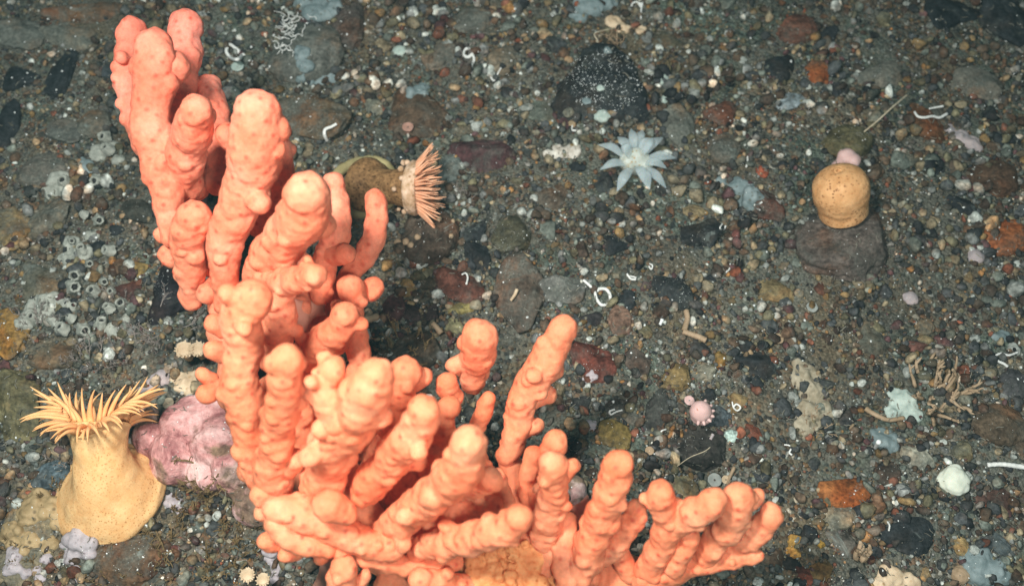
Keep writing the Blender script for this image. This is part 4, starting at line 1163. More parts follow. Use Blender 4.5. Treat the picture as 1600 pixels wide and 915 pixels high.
# small round cup-shaped polyps
def cup(px, py, r, mat, mat2, label, h=0.002, lift=0.5, group='small disc polyps'):
    u = U(px, py); c = surf(px, py, h) + Vector((0, 0, 0.001))
    an = empty('polyp', c, label, 'polyp', group)
    rr = r * u
    prof = [(0.55, -0.8), (0.6, 0.0), (0.85, lift * 0.8), (1.0, lift), (0.97, lift * 1.08), (0.7, lift * 0.98), (0.3, lift * 0.86), (0.05, lift * 0.8)]
    ring_column('disc', [(c + Vector((0, 0, z * rr)), Vector((0, 0, 1)), q * rr) for q, z in prof], mat, an, c, 22, 0.05, px)
    mb = MB(); v, f = ico(2)
    mb.add([(c + Vector((q[0] * 0.16 * rr, q[1] * 0.16 * rr, lift * rr * 0.88 + q[2] * 0.1 * rr))) for q in v.tolist()], f.tolist())
    link('mouth', mb.mesh('mouth', True, c), mat2, (0, 0, 0), an)
    TAKEN.append((px, py, r))
M_GREYDISC = soft_material('grey_disc', (0.23, 0.25, 0.23), (0.36, 0.38, 0.34), 300, None)
M_DARKDOT = soft_material('dark_mouth', (0.06, 0.05, 0.04), (0.12, 0.10, 0.08), 300, None)
cup(1115, 752, 11, M_GREYDISC, M_DARKDOT, 'grey disc polyp with a dark centre between two coral branch tips', 0.006)
cup(1133, 751, 7, M_CREAM, M_DARKDOT, 'smaller cream disc polyp right of the grey disc polyp', 0.006)
cup(1267, 483, 9, M_GREYDISC, M_SPONGE_T, 'pale ring-shaped disc polyp below the rock with the tan anemone')
M_SALMON = soft_material('salmon_disc', (0.30, 0.165, 0.12), (0.44, 0.26, 0.20), 300, None)
cup(638, 203, 9, M_SALMON, M_DARKDOT, 'small salmon disc polyp at the foot of the brown rounded rock', 0.012)
cup(373, 109, 10, M_SPONGE_W, M_GREYDISC, 'pale green disc polyp beside the thick coral tip', 0.004)
cup(1014, 706, 7, M_BRYO, M_CREAM, 'tan disc polyp left of the long blackish slab')
cup(1076, 628, 8, M_PINKISH, M_SPONGE, 'tiny pink and blue disc polyp above the pink knob anemone', 0.006)
cup(1214, 532, 9, M_BRYO, M_BRYO, 'tan-pink round polyp above the pale crust')
cup(265, 632, 9, M_SPONGE_T, M_CREAM, 'dull polyp in the dark patch right of the orange anemone tentacles', 0.010)
for i, (x, y, r) in enumerate([(686, 342, 5), (708, 345, 4), (705, 369, 5), (622, 379, 7), (634, 378, 7), (642, 383, 6), (718, 358, 4), (652, 371, 6)]):
    blob('polyp', x, y, r, 0.011, M_BRYO, ['round tan bead on the brown rock just under the fringe of pink tentacles', 'smaller tan bead right of the one under the pink fringe',
         'tan bead on the right slope of the brown rock under the fringed anemone', 'leftmost bead of the tan trio below the fringed anemone', 'middle bead of the tan trio below the fringed anemone',
         'lowest bead of the tan trio below the fringed anemone', 'tiny tan bead by the black stone right of the fringed anemone', 'lilac-tan bead right of the tan trio below the fringed anemone'][i], 'polyp', 'bead polyps on the brown rock', i, 1.0)

# ------------------------------------------------------------------ sponges and crusts
def patch(name, parts, mat, label, cat='sponge', seed=0, th=0.0030, base_h=0.0012, group='sponges and crusts'):
    """a low lumpy growth made of overlapping pads (x, y, r) that hugs the bottom"""
    rg = random.Random(seed + 3)
    bl = []
    x0, y0, _ = parts[0]
    c0 = P(x0, y0, base_h); c0.z = gz(c0.x, c0.y) + base_h
    for x, y, r in parts:
        u = U(x, y); p = surf(x, y, base_h) + Vector((0, 0, 0.0004))
        n = max(14, int(r * 2.4))
        for i in range(n):
            a = rg.uniform(0, 6.283); q = math.sqrt(rg.random()) * 0.72 * r * u
            rr = min(th, 0.38 * r * u) * rg.uniform(0.6, 1.0) + 0.10 * r * u
            sp_ = project(p + Vector((math.cos(a) * q, math.sin(a) * q, 0)))
            pp = surf(sp_[0], sp_[1], base_h)
            if (pp - p).length > 2.2 * r * u: pp = p + Vector((math.cos(a) * q, math.sin(a) * q, 0))
            bl.append((pp + Vector((0, 0, rg.uniform(-0.45, 0.05) * rr)), rr))
        bl.append((p, min(th, 0.5 * r * u)))
        TAKEN.append((x, y, r * 0.8))
    o = link(name, remeshed(name, bl, 0.0006, 7, ((0.0012, 210), (0.0005, 560)), c0), mat, c0)
    return tag(o, label, cat, group)

patch('sponge', [(500,14,30),(478,6,20),(520,10,20)], M_SPONGE, 'pale blue-grey sponge on the top edge above the silty grey rock')
patch('sponge', [(505,126,10),(520,123,11),(536,121,9),(490,131,7)], M_SPONGE, 'thin pale blue strip of sponge along the foot of the silty grey rock', seed=2)
patch('sponge', [(472,84,14),(476,104,13),(470,124,9)], M_SPONGE, 'pale blue-green sponge on the face of the silty grey rock', seed=3, base_h=0.010)
patch('sponge', [(920,8,26),(905,22,15),(945,0,22),(908,30,9)], M_SPONGE, 'smooth pale blue sponge on the top edge above the large black rock', seed=4, base_h=0.004)
patch('sponge', [(1037,120,12),(1042,130,11),(1030,113,7),(1042,150,8),(1037,158,6)], M_SPONGE_W, 'pale mint sponge draped on the right side of the large black rock', seed=5, base_h=0.010)
blob('sponge', 940, 182, 14, 0.012, M_SPONGE_W, 'bright white-green knob on the lower edge of the large black rock', 'sponge', 'sponges and crusts')
blob('sponge', 949, 80, 8, 0.013, M_SPONGE, 'small pale blue oval sponge near the top of the large black rock', 'sponge', 'sponges and crusts')
blob('sponge', 938, 138, 7, 0.0165, M_SPONGE_W, 'tiny pale green ball in the middle of the large black rock', 'sponge', 'sponges and crusts')
blob('sponge', 916, 158, 8, 0.0145, M_SPONGE, 'dull blue patch on the lower left of the large black rock', 'sponge', 'sponges and crusts', 0, 0.4)
patch('sponge', [(1150,292,16),(1168,300,18),(1165,318,14),(1128,284,9),(1186,308,9),(1162,334,9),(1160,345,6)], M_SPONGE, 'pale blue ragged sponge over the gravel right of the glassy anemone', seed=6, base_h=0.004)
blob('sponge', 1170, 313, 5, 0.0095, M_WHITE, 'white bead on the pale blue ragged sponge', 'sponge', 'sponges and crusts', 0, 0.8)
patch('sponge', [(1258,590,22),(1268,612,20),(1272,645,26),(1262,665,20),(1250,575,14)], M_SPONGE_T, 'cream and tan crumbly crust in the gravel right of the black angular stone', seed=7, base_h=0.003)
patch('sponge', [(1400,618,14),(1412,632,22),(1425,648,18),(1395,645,15)], M_SPONGE_W, 'pale grey sponge at the foot of the branched tan bryozoan', seed=8)
patch('sponge', [(1382,688,20),(1372,678,12),(1392,696,13)], M_SPONGE, 'pale blue sponge with a white shell flake left of the pale olive stone', seed=9, base_h=0.003)
patch('sponge', [(1500,216,16),(1518,224,14),(1484,204,10),(1530,232,8)], M_SPONGE_P, 'pinkish-grey fan sponge right of the tall rust-brown stone', seed=10, base_h=0.004)
M_LUMP = soft_material('white_lump', (0.58, 0.62, 0.50), (0.76, 0.79, 0.67), 120, None, sss=0.1, bump_s=0.3)
blob('sponge', 1490, 751, 27, 0.007, M_LUMP, 'bright white-green rounded lump at the lower right', 'sponge', 'sponges and crusts', 3, 0.75)
blob('sponge', 625, 81, 13, 0.006, M_SPONGE_W, 'pale round warty knob on the rusty patch left of the white ring tube', 'sponge', 'sponges and crusts', 1, 0.6)
blob('sponge', 1524, 402, 15, 0.004, M_SPONGE_P, 'pale grey knob left of the orange rusty rock', 'sponge', 'sponges and crusts', 1, 0.7)
blob('sponge', 1422, 466, 13, 0.003, M_SPONGE_P, 'pale lilac lump above the red-brown oval pebble', 'sponge', 'sponges and crusts', 1, 0.7)
patch('sponge', [(1568,527,12),(1556,528,9)], M_SPONGE, 'pale blue sponge at the right edge above the bent white tube', seed=11)
patch('sponge', [(920,664,12),(912,668,9),(928,662,8)], M_SPONGE_L, 'lilac-grey sponge left of the mustard stone', seed=12, base_h=0.003)
patch('sponge', [(925,588,10),(918,594,8)], M_SPONGE_L, 'lilac streak on the lower side of the dark red stone', seed=13, base_h=0.009)
patch('sponge', [(660,140,14),(642,146,11)], M_SPONGE, 'pale film sponge across the top of the brown rounded rock', seed=14, base_h=0.014)
patch('sponge', [(1530,885,30),(1560,895,22)], M_SPONGE, 'dull blue sponge in the lower right corner', seed=15, base_h=0.003)
patch('sponge', [(1390,905,22),(1420,908,16),(1375,912,14),(1410,898,8),(1390,893,6),(1424,895,5)], M_CREAM, 'yellow-cream ragged sponge on the bottom edge at lower right', seed=16, base_h=0.006)
blob('sponge', 1500, 898, 17, 0.008, M_BRYO, 'smooth tan knob on the bottom edge right of the ragged cream sponge', 'sponge', 'sponges and crusts', 2, 0.9)
patch('sponge', [(120,848,22),(135,856,18),(112,870,14)], M_SPONGE_L, 'lilac-white crust patch under the skirt of the orange anemone', seed=17, base_h=0.006, cat='crust')
patch('sponge', [(118,890,11),(121,902,8)], M_SPONGE_L, 'small lilac crust tongue below the lilac-white patch', seed=18, base_h=0.004, cat='crust')
patch('sponge', [(22,868,14),(20,888,13),(40,898,10),(28,852,8)], M_SPONGE_L, 'white crescent crust on the tan silty rock in the corner', seed=19, base_h=0.0155, cat='crust')
patch('sponge', [(74,872,10)], M_SPONGE_L, 'small pale round crust right of the white crescent crust', seed=20, base_h=0.012, cat='crust')
patch('sponge', [(272,788,15),(282,794,12),(266,776,9)], M_SPONGE_L, 'lilac-grey flat crust right of the skirt of the orange anemone', seed=21, base_h=0.003, cat='crust')
patch('sponge', [(425,868,13),(430,888,11),(418,862,9),(430,905,8)], M_SPONGE_L, 'white fuzzy crust left of the lowest coral lobes', seed=22, base_h=0.004, cat='crust')
patch('sponge', [(135,262,14),(128,255,10)], M_SPONGE, 'pale blue-grey sponge above the topmost barnacle', seed=23, base_h=0.004)
patch('sponge', [(875,238,14),(895,236,14),(856,244,10)], M_RUBBLE, 'white crumbled shell crust left of the glassy white anemone', seed=24, cat='crust', base_h=0.003)
patch('sponge', [(958,36,13),(972,46,12),(1002,48,9)], M_CREAM, 'cream crumbled shell crust above the large black rock', seed=25, cat='crust', base_h=0.004)
patch('sponge', [(250,592,14),(236,602,11),(262,580,9),(222,608,8)], M_SPONGE_P, 'pinkish-white crust left of the cream shells by the coral', seed=26, base_h=0.008, cat='crust')
patch('sponge', [(288,600,16),(276,588,11),(300,590,12),(296,612,10)], M_CREAM, 'cream and orange crust under the frilled cream shells', seed=27, base_h=0.010, cat='crust')

patch('sponge', [(58,785,22),(80,795,20),(45,805,18),(95,812,16)], M_TANLUMP, 'tan lumpy growth on the rock left of the skirt of the orange anemone', seed=30, th=0.0045)
patch('sponge', [(20,835,20),(45,848,18),(75,850,16)], M_TANLUMP, 'tan lumpy growth above the white crescent crust in the lower left corner', seed=31, th=0.0045)
patch('sponge', [(66,900,10),(58,893,8)], M_SPONGE_L, 'pale crust spot right of the white crescent crust near the bottom edge', seed=32, cat='crust')
patch('sponge', [(130,760,10),(120,750,10)], M_SPONGE, 'small grey-blue sponge on the left shoulder of the orange anemone base', seed=33)
patch('crust', [(65,480,26),(45,500,18),(88,470,16),(110,478,14)], M_BARN, 'grey-green crust of fused tubes left of the wide-mouthed barnacle', 'crust', seed=34)
patch('crust', [(128,395,18),(112,380,14),(145,368,12),(100,405,12)], M_BARN, 'grey crust of fused tubes above the pair of grey barnacles', 'crust', seed=35)
patch('crust', [(95,285,22),(120,300,16),(80,300,14)], M_BARN, 'grey-green crust of fused tubes left below the topmost barnacle', 'crust', seed=36)
patch('crust', [(155,505,14),(175,515,14),(195,500,10)], M_BARN, 'grey crust of fused tubes under the white-rimmed barnacles', 'crust', seed=37)
patch('crust', [(155,240,16),(172,230,14),(185,250,10)], M_BARN, 'pale crust of fused tubes beside the leftmost coral stem', 'crust', seed=38)
# ------------------------------------------------------------------ barnacles
M_HOLE = soft_material('dark_opening', (0.012, 0.012, 0.012), (0.03, 0.03, 0.028), 300, None)
def barnacle(px, py, r, label, lean, mat=None, h=0.001):
    u = U(px, py); c = P(px, py, h); c.z = max(gz(c.x, c.y), 0) + 0.001
    an = empty('barnacle', c, label, 'barnacle', 'barnacles left of the coral')
    rr = r * u * RNG.uniform(0.8, 1.15)
    ax = Vector((lean[0], lean[1], 1)).normalized()
    prof = [(1.15, -0.3), (1.0, 0.3), (0.85, 0.9), (0.72, 1.3), (0.60, 1.32), (0.5, 1.0), (0.42, 0.6)]
    ring_column('shell', [(c + ax * z * rr, ax, q * rr) for q, z in prof], mat or M_BARN, an, c, 26, 0.20, px * 0.3, 0.06, cap=False)
    mb = MB(); v, f = ico(2)
    mb.add([c + ax * 0.62 * rr + Vector(q) * 0.46 * rr for q in v.tolist()], f.tolist())
    link('opening', mb.mesh('opening', True, c), M_HOLE, (0, 0, 0), an)
    TAKEN.append((px, py, r))
BARN = [(70,478,7,'small barnacle on the grey-green crust of fused tubes at the left'),(52,496,8,'barnacle at the left end of the grey-green crust of fused tubes'),(128,390,8,'barnacle in the middle of the grey crust above the grey pair'),
 (100,284,8,'barnacle on the crust left below the topmost barnacle'),(158,506,8,'barnacle on the crust under the white-rimmed pair'),(170,234,8,'barnacle on the pale crust beside the coral stem'),(112,376,6,'tiny barnacle at the top of the grey crust above the grey pair'),
 (151,282,10,'topmost barnacle left of the coral, under the pale sponge'),(133,336,6,'tiny pale barnacle left of the dark olive cobble'),
 (154,344,8,'small barnacle left below the dark olive cobble'),(118,430,9,'grey barnacle, upper of the pair left of the maroon cobble'),
 (115,448,9,'grey barnacle, lower of the pair left of the maroon cobble'),(147,455,8,'pale barnacle left of and close to the maroon cobble'),
 (163,440,7,'small barnacle just left of the ochre pebble and above the maroon cobble'),(174,455,7,'small barnacle touching the maroon cobble'),
 (171,482,10,'white-rimmed barnacle below the maroon cobble, left of a pair'),(190,474,11,'tall white-rimmed barnacle below the maroon cobble, right of a pair'),
 (99,514,10,'barnacle with a wide dark mouth above the long brown stone'),(86,502,8,'barnacle left above the wide-mouthed one'),
 (131,515,11,'cream barnacle lying on its side right of the wide-mouthed one'),(113,498,8,'dull barnacle between the wide-mouthed and cream ones'),
 (172,392,8,'small barnacle above the brown pebble left of the coral'),(140,412,7,'small grey barnacle above the pair left of the maroon cobble')]
for i, (x, y, r, l) in enumerate(BARN):
    barnacle(x, y, r, l, (RNG.uniform(-0.9, 0.9), RNG.uniform(-0.9, 0.5)))
barnacle(190, 168, 9, 'pale barnacle beside the leftmost coral stem', (0.2, -0.3))
barnacle(165, 215, 9, 'grey barnacle left of the coral stem, above the topmost barnacle', (-0.3, -0.4))

# frilled cream cups beside the coral
def frill(px, py, r, label):
    u = U(px, py, 0.012); c = P(px, py, 0.012)
    an = empty('cup_coral', c, label, 'coral', 'cream cup corals beside the coral')
    rr = r * u
    prof = [(0.5, -1.6), (0.6, -0.5), (0.85, 0.3), (1.0, 0.6), (0.9, 0.55), (0.5, 0.35), (0.1, 0.2)]
    ring_column('cup', [(c + Vector((0, 0, z * rr)), Vector((0.1, -0.25, 1)), q * rr) for q, z in prof], M_CREAM, an, c, 30, 0.10, px)
    for k in range(13):
        th = 2 * math.pi * (k + RNG.uniform(-0.3, 0.3)) / 13
        d = Vector((math.cos(th), math.sin(th), 0.5)).normalized()
        link('tentacle', tentacle(c + Vector((math.cos(th) * rr * 0.8, math.sin(th) * rr * 0.8, rr * 0.5)), d, (d + Vector((0, 0, 0.6))).normalized(), rr * RNG.uniform(0.35, 0.6), rr * 0.17, 6, 4, tip=0.4).mesh('tentacle', True, c), M_CREAM, (0, 0, 0), an)
    TAKEN.append((px, py, r))
frill(290, 549, 13, 'cream frilled cup coral, left of the pair beside the coral column')
frill(311, 548, 12, 'cream frilled cup coral, right of the pair beside the coral column')
M_YEL = soft_material('yellow_polyp', (0.62, 0.42, 0.18), (0.75, 0.56, 0.30), 200, None)
frill(388, 899, 11, 'yellow frilled cup coral near the bottom edge left of the coral')
frill(412, 906, 10, 'yellow frilled cup coral at the bottom edge, right of its twin')

# ------------------------------------------------------------------ white worm tubes
def tube(pts, r, label, mat=None, h=0.004, name='worm_tube', cat='worm tube', taper=0.75, group='white worm tubes'):
    P3 = []
    for q in pts:
        hh = q[2] if len(q) > 2 else h
        p = surf(q[0], q[1], hh) + Vector((0, 0, r * U(q[0], q[1]) * 0.7 + 0.0011)) if len(q) < 3 else P(q[0], q[1], hh)
        P3.append(p)
    x0, y0 = pts[0][:2]
    u = U(x0, y0)
    sp = spline(P3, 7)
    rad = [r * u * (taper + (1 - taper) * (i / (len(sp) - 1))) * (1 + 0.08 * math.sin(i * 2.3)) for i in range(len(sp))]
    mb = MB(); mb.sweep(sp, rad, 9)
    o = link(name, mb.mesh(name, True, P3[0]), mat or M_TUBE, P3[0])
    return tag(o, label, cat, group)
tube([(397,105),(388,96),(379,87),(369,79),(360,74),(355,84),(362,94),(372,97),(379,91),(374,84)], 3.0, 'thick white looped tube right of the upper coral tips', h=0.009)
tube([(527,197),(518,202),(509,206),(508,214),(512,223)], 2.9, 'short white S-shaped tube right of the thick coral branch', h=0.007)
tube([(742,121),(737,116),(737,106),(741,97),(738,88),(733,80),(726,82),(725,90),(732,93),(738,88)], 2.6, 'white tube ending in a ring near the top centre', h=0.006)
tube([(783,109),(778,118),(772,129),(767,124),(762,120)], 1.5, 'thin white hook-shaped tube right of the ring tube', h=0.006)
tube([(1001,33),(1001,22),(1002,12),(997,8),(1001,14),(1003,8)], 1.8, 'white forked tube above the cream shell crust', h=0.008)
tube([(1001,14),(996,7),(989,8),(986,13)], 1.6, 'white curled tube forming a hook by the forked tube', h=0.008)
tube([(911,440),(920,448),(928,456),(932,470),(940,479),(950,476),(953,465),(947,455),(937,454),(932,457)], 2.9, 'looped cream-white worm tube on the gravel near the middle', h=0.008)
tube([(1427,178),(1432,185),(1442,187),(1455,185),(1466,187),(1478,181)], 2.3, 'wavy white tube lying across the tall rust-brown stone', h=0.024)
tube([(1450,173),(1460,171),(1472,169)], 1.8, 'short white tube above the wavy one on the rust-brown stone', h=0.022)
tube([(1588,552),(1574,557),(1562,554),(1554,558),(1557,566),(1566,570),(1572,575)], 2.2, 'bent white tube at the right edge', h=0.010)
tube([(1187,331),(1180,328),(1178,323),(1184,322),(1190,318)], 1.6, 'tiny white curled tube on the dark rusty stone', h=0.018)
tube([(1167,247),(1167,255),(1165,264)], 1.5, 'short straight white tube above the pale blue sponge', h=0.004)
tube([(972,642),(962,645),(954,649),(952,644),(960,641)], 1.7, 'white looped tube on the flat brown stone', h=0.010)
tube([(1143,629),(1145,638),(1151,643),(1156,638),(1150,633),(1145,637)], 1.5, 'white thread looped on the tan pebble', h=0.013)
tube([(1224,696),(1231,697),(1236,700),(1232,708),(1236,712)], 1.6, 'white crooked tube right of the rust pebble', h=0.005)
tube([(722,431),(728,429),(731,436),(729,446)], 1.6, 'small white tube on the red-brown angular slab', h=0.016)
tube([(1387,830),(1388,822),(1385,816)], 1.7, 'small white tube left of the wide black rock', h=0.006)
tube([(1540,728),(1562,727),(1580,729),(1606,733)], 4.0, 'thick pale tube at the right edge right of the white lump sponge', h=0.005, taper=0.9)
tube([(979,430),(985,438),(993,439)], 2.0, 'short white tube right of the looped worm tube', h=0.004)
tube([(979,433),(987,434),(994,436)], 1.2, 'thin white tube crossing the short one right of the looped worm tube', h=0.006)
tube([(1014,414),(1019,417),(1017,423),(1013,418)], 1.3, 'tiny white curl between the looped tube and the black square stone', h=0.004)
tube([(1140,414),(1139,422),(1133,428)], 1.5, 'small white curved tube right of the black square stone', h=0.004)
tube([(894,199),(894,206),(900,207)], 1.6, 'tiny white hook-shaped tube left above the glassy anemone', h=0.004)
tube([(1128,352),(1124,359),(1130,361),(1133,355)], 1.4, 'tiny white curl on the black stone under the sponge', h=0.016)
tube([(1040,672),(1034,674),(1030,678)], 1.4, 'small white tube at the foot of the tall dark stone', h=0.006)
tube([(1350,206,0.008),(1372,188,0.012),(1394,168,0.014),(1419,147,0.010)], 1.5, 'straight thin tan stalk lying above the olive-grey rock', M_TUBE_TAN, name='stalk', cat='stalk')
tube([(960,44,0.014),(930,52,0.017),(934,64,0.016)], 0.9, 'thin tan thread at the top of the large black rock', M_TUBE_TAN, name='stalk', cat='stalk')
tube([(1058,728,0.012),(1078,714,0.014),(1100,705,0.015),(1110,698,0.014)], 0.8, 'thin pale scratch-like thread on the long blackish slab', M_TUBE_TAN, name='stalk', cat='stalk')
tube([(1110,686,0.015),(1114,678,0.015)], 2.8, 'short pink-grey tube on the long blackish slab', M_SPONGE_P)
tube([(1071,488),(1073,500),(1070,512),(1068,519)], 4.6, 'tan stubby finger below the black square stone', M_BRYO, h=0.006, name='bryozoan', cat='bryozoan', taper=0.95)
tube([(1066,520),(1078,525),(1092,530),(1102,535)], 5.0, 'tan knobbly ridge below the tan stubby finger', M_BRYO, h=0.003, name='bryozoan', cat='bryozoan', taper=0.9)
tube([(573,487),(578,494),(572,503),(590,498)], 6, 'tan lobed growth touching the coral lobes on their right', M_BRYO, h=0.006, name='bryozoan', cat='bryozoan', taper=0.9)
tube([(677,508),(684,516),(690,524)], 5, 'tan forked growth left of the pale olive round pebble', M_BRYO, h=0.005, name='bryozoan', cat='bryozoan', taper=0.8)
tube([(798,472),(804,464),(808,455)], 3.0, 'cream pointed shell on the brown cracked slab', M_CREAM, h=0.022, name='shell', cat='shell')
tube([(1365,702),(1371,692)], 3.6, 'white shell flake on the left of the pale blue sponge', M_WHITE, h=0.010, name='shell', cat='shell')
tube([(1030,510),(1034,502)], 3.4, 'white shell chip left of the tan stubby finger', M_WHITE, h=0.006, name='shell', cat='shell')
tube([(1135,758),(1140,745),(1146,732)], 3.2, 'tan trumpet-shaped stalk right of the cream disc polyp', M_BRYO, h=0.010, name='bryozoan', cat='bryozoan', taper=0.6)
tube([(1410,655),(1385,658),(1362,648),(1350,640)], 4.2, 'tan curved finger below the pale grey sponge', M_BRYO, h=0.006, name='bryozoan', cat='bryozoan', taper=0.8)

# clump of hair-thin white tubes on the silty grey rock
wr = random.Random(9)
org = P(450, 60, 0.012)
mb = MB()
for i in range(34):
    x = 443 + wr.uniform(-12, 42) * wr.random() + wr.uniform(-4, 4); y = 48 + wr.uniform(-28, 30)
    a = wr.uniform(0, 6.28); pts = []
    for k in range(5):
        p = P(x, y, 0.017 + wr.uniform(-0.001, 0.002)); pts.append(p)
        a += wr.uniform(-1.2, 1.2); x += 5 * math.cos(a); y += 5 * math.sin(a)
    s = spline(pts, 3); mb.sweep(s, [0.55 * U(450, 60)] * len(s), 5)
o = link('tube_worm_clump', mb.mesh('tube_worm_clump', True, org), M_TUBE, org)
tag(o, 'clump of hair-thin white tubes on the silty grey rock right of the coral tips', 'worm clump')

# ------------------------------------------------------------------ hydroids and bryozoans
def tuft(px, py, spread, length, n, mat, label, name='hydroid_tuft', r=0.8, h=0.0, seed=0, branch=3, up=1.0, cat='hydroid', group='hydroid tufts'):
    rg = random.Random(seed + int(px))
    u = U(px, py); org = P(px, py, h); mb = MB()
    def grow(p, d, l, rr, lev):
        pts = [p]
        for k in range(4):
            d = (d + Vector((rg.uniform(-1, 1), rg.uniform(-1, 1), rg.uniform(-0.6, 0.8))) * 0.28).normalized()
            p = p + d * l / 4
            pts.append(p)
        mb.sweep(pts, [rr, rr * 0.95, rr * 0.85, rr * 0.75, rr * 0.5], 5)
        if lev > 0:
            for k in range(branch):
                q = pts[rg.randint(1, 4)]
                dd = (d + Vector((rg.uniform(-1, 1), rg.uniform(-1, 1), rg.uniform(-0.5, 0.7))) * 0.9).normalized()
                grow(q, dd, l * 0.6, rr * 0.75, lev - 1)
    for i in range(n):
        a = rg.uniform(0, 6.28); q = math.sqrt(rg.random()) * spread * u
        b = org + Vector((math.cos(a) * q, math.sin(a) * q, 0)); b.z = max(h, gz(b.x, b.y))
        d = Vector((math.cos(a) * 0.6 + rg.uniform(-0.4, 0.4), math.sin(a) * 0.6 + rg.uniform(-0.2, 0.6), up)).normalized()
        grow(b, d, length * u * rg.uniform(0.6, 1.1), r * u, 2)
    o = link(name, mb.mesh(name, True, org), mat, org)
    return tag(o, label, cat, group)
tuft(330, 735, 38, 26, 16, M_HYDROID, 'brown twiggy tuft on the pink boulder beside the coral', r=1.5, h=0.010, seed=1)
tuft(300, 765, 36, 20, 16, M_HYDROID, 'brown bushy tuft below the pink boulder', r=1.4, h=0.004, seed=2)
tuft(355, 790, 40, 20, 20, M_HYDROID, 'brown bushy tuft touching the lowest left coral lobe', r=1.4, h=0.002, seed=3)
tuft(352, 880, 32, 22, 14, M_HYDROID, 'brown tuft above the yellow cup corals near the bottom', r=1.4, h=0.002, seed=4)
tuft(235, 880, 50, 12, 22, M_HYDROID, 'low brown turf along the bottom edge under the orange anemone', r=1.2, seed=5)
tuft(262, 868, 5, 30, 3, M_HYDROID, 'olive feather-like tuft standing under the right side of the orange anemone', r=1.8, seed=6)
tuft(60, 515, 32, 18, 14, M_HYDROID_G, 'fine grey tuft beside the orange-ochre rock', r=0.9, seed=7)
tuft(135, 565, 30, 20, 14, M_HYDROID_G, 'fine pinkish-grey tuft above the tentacles of the orange anemone', r=0.9, seed=8)
tuft(215, 545, 40, 18, 16, M_HYDROID_G, 'loose grey-brown tuft between the barnacles and the coral', r=0.8, seed=9)
tuft(262, 508, 38, 26, 8, M_HYDROID_G, 'wiry pale net of threads on the black rock by the coral', r=0.8, h=0.018, seed=10, up=0.2)
tuft(632, 545, 36, 18, 22, M_HYDROID, 'fine brown moss-like tuft on the silty stone right of the coral', r=0.7, h=0.012, seed=11)
tuft(735, 100, 14, 20, 8, M_HYDROID_G, 'feathery grey tuft behind the white ring tube', r=0.6, seed=12)
tuft(722, 312, 12, 16, 6, M_HYDROID_G, 'feathery tuft right of the pink tentacles of the fringed anemone', r=0.6, seed=13)
tuft(965, 70, 5, 20, 5, M_BRYO, 'tiny pinkish spray on the top rim of the large black rock', r=0.8, h=0.014, seed=14)
tuft(1462, 612, 46, 26, 30, M_BRYO, 'tan stubby-branched bryozoan at the right of the gravel', name='bryozoan', r=3.4, h=0.002, seed=15, branch=1, up=0.5, cat='bryozoan')
tuft(1345, 880, 14, 26, 5, M_BRYO, 'tan stubby bryozoan on the bottom edge left of the ragged cream sponge', name='bryozoan', r=5, h=0.002, seed=16, branch=1, cat='bryozoan')
tuft(1275, 660, 26, 9, 14, M_BRYO, 'short tan fuzz on the cream and tan crumbly crust', r=0.9, h=0.005, seed=17)
tuft(180, 470, 20, 12, 8, M_HYDROID_G, 'small grey tuft among the white-rimmed barnacles', r=0.8, seed=18)
tuft(985, 742, 16, 22, 5, M_HYDROID, 'dark thread-like tuft right of the tall coral finger', r=0.6, seed=19, up=0.3)
tuft(40, 860, 40, 14, 18, M_HYDROID, 'olive-brown fuzz over the tan lumps in the lower left corner', r=1.1, seed=23)
tuft(170, 868, 45, 13, 20, M_HYDROID, 'brown fuzz on the rusty rock at the bottom edge', r=1.1, seed=24)
tuft(395, 840, 26, 18, 14, M_HYDROID, 'brown fuzz left of the lower left coral lobes', r=1.2, seed=25)
tuft(70, 770, 34, 18, 16, M_HYDROID, 'brown fuzz on the tan lumpy rock left of the orange anemone', r=1.2, seed=21)
tuft(250, 820, 40, 16, 20, M_HYDROID, 'brown fuzz right under the skirt of the orange anemone', r=1.2, seed=22)
tuft(105, 712, 26, 14, 10, M_HYDROID_G, 'small grey tuft left of the neck of the orange anemone', r=1.0, seed=20)

# brittle little white star on the brown stone
# ------------------------------------------------------------------ loose pebbles, each a thing
LAND = [('the glassy white anemone',992,252),('the closed tan anemone',1312,300),('the fringed pink anemone',640,292),('the orange anemone',165,740),('the large black rock',948,128),
 ('the looped worm tube',934,460),('the pink knob anemone',1092,650),('the pale blue ragged sponge',1160,305),('the white lump sponge',1490,751),('the branched tan bryozoan',1462,612),
 ('the yellow pebble pair',1240,855),('the rust-orange angular stone',1326,772),('the green-grey oval stone',1366,534),('the tall rust-brown stone',1450,192),('the white ring tube',733,90),
 ('the red-brown angular slab',722,446),('the brown cracked slab',815,455),('the long coral finger',860,560),('the black square stone',1054,456),('the crumbly tan crust',1265,630),
 ('the orange rusty rock',1578,372),('the brown rounded rock',652,172),('the upper right black rock',1226,102),('the rust-brown boulder',1130,178),('the maroon slab',758,240),
 ('the barnacles',130,450),('the topmost barnacle',151,282),('the tall black rock',96,116),('the olive-tan smooth rock',1212,452),('the wide black rock',1432,828),
 ('the pale olive stone',1436,717),('the long blackish slab',1096,704),('the dark red stone',930,568),('the pinkish fan sponge',1500,216),('the bent white tube',1570,560),
 ('the top edge black rock',1486,22),('the reddish-brown silty rock',1242,42),('the thick looped tube',370,88),('the S-shaped tube',515,207),('the lilac-white crust',120,850),
 ('the black angular stone',1186,566),('the dark olive angular stone',806,368),('the grey silty stone',1062,195),('the mustard stone',962,680),('the lower right coral tips',1180,790)]
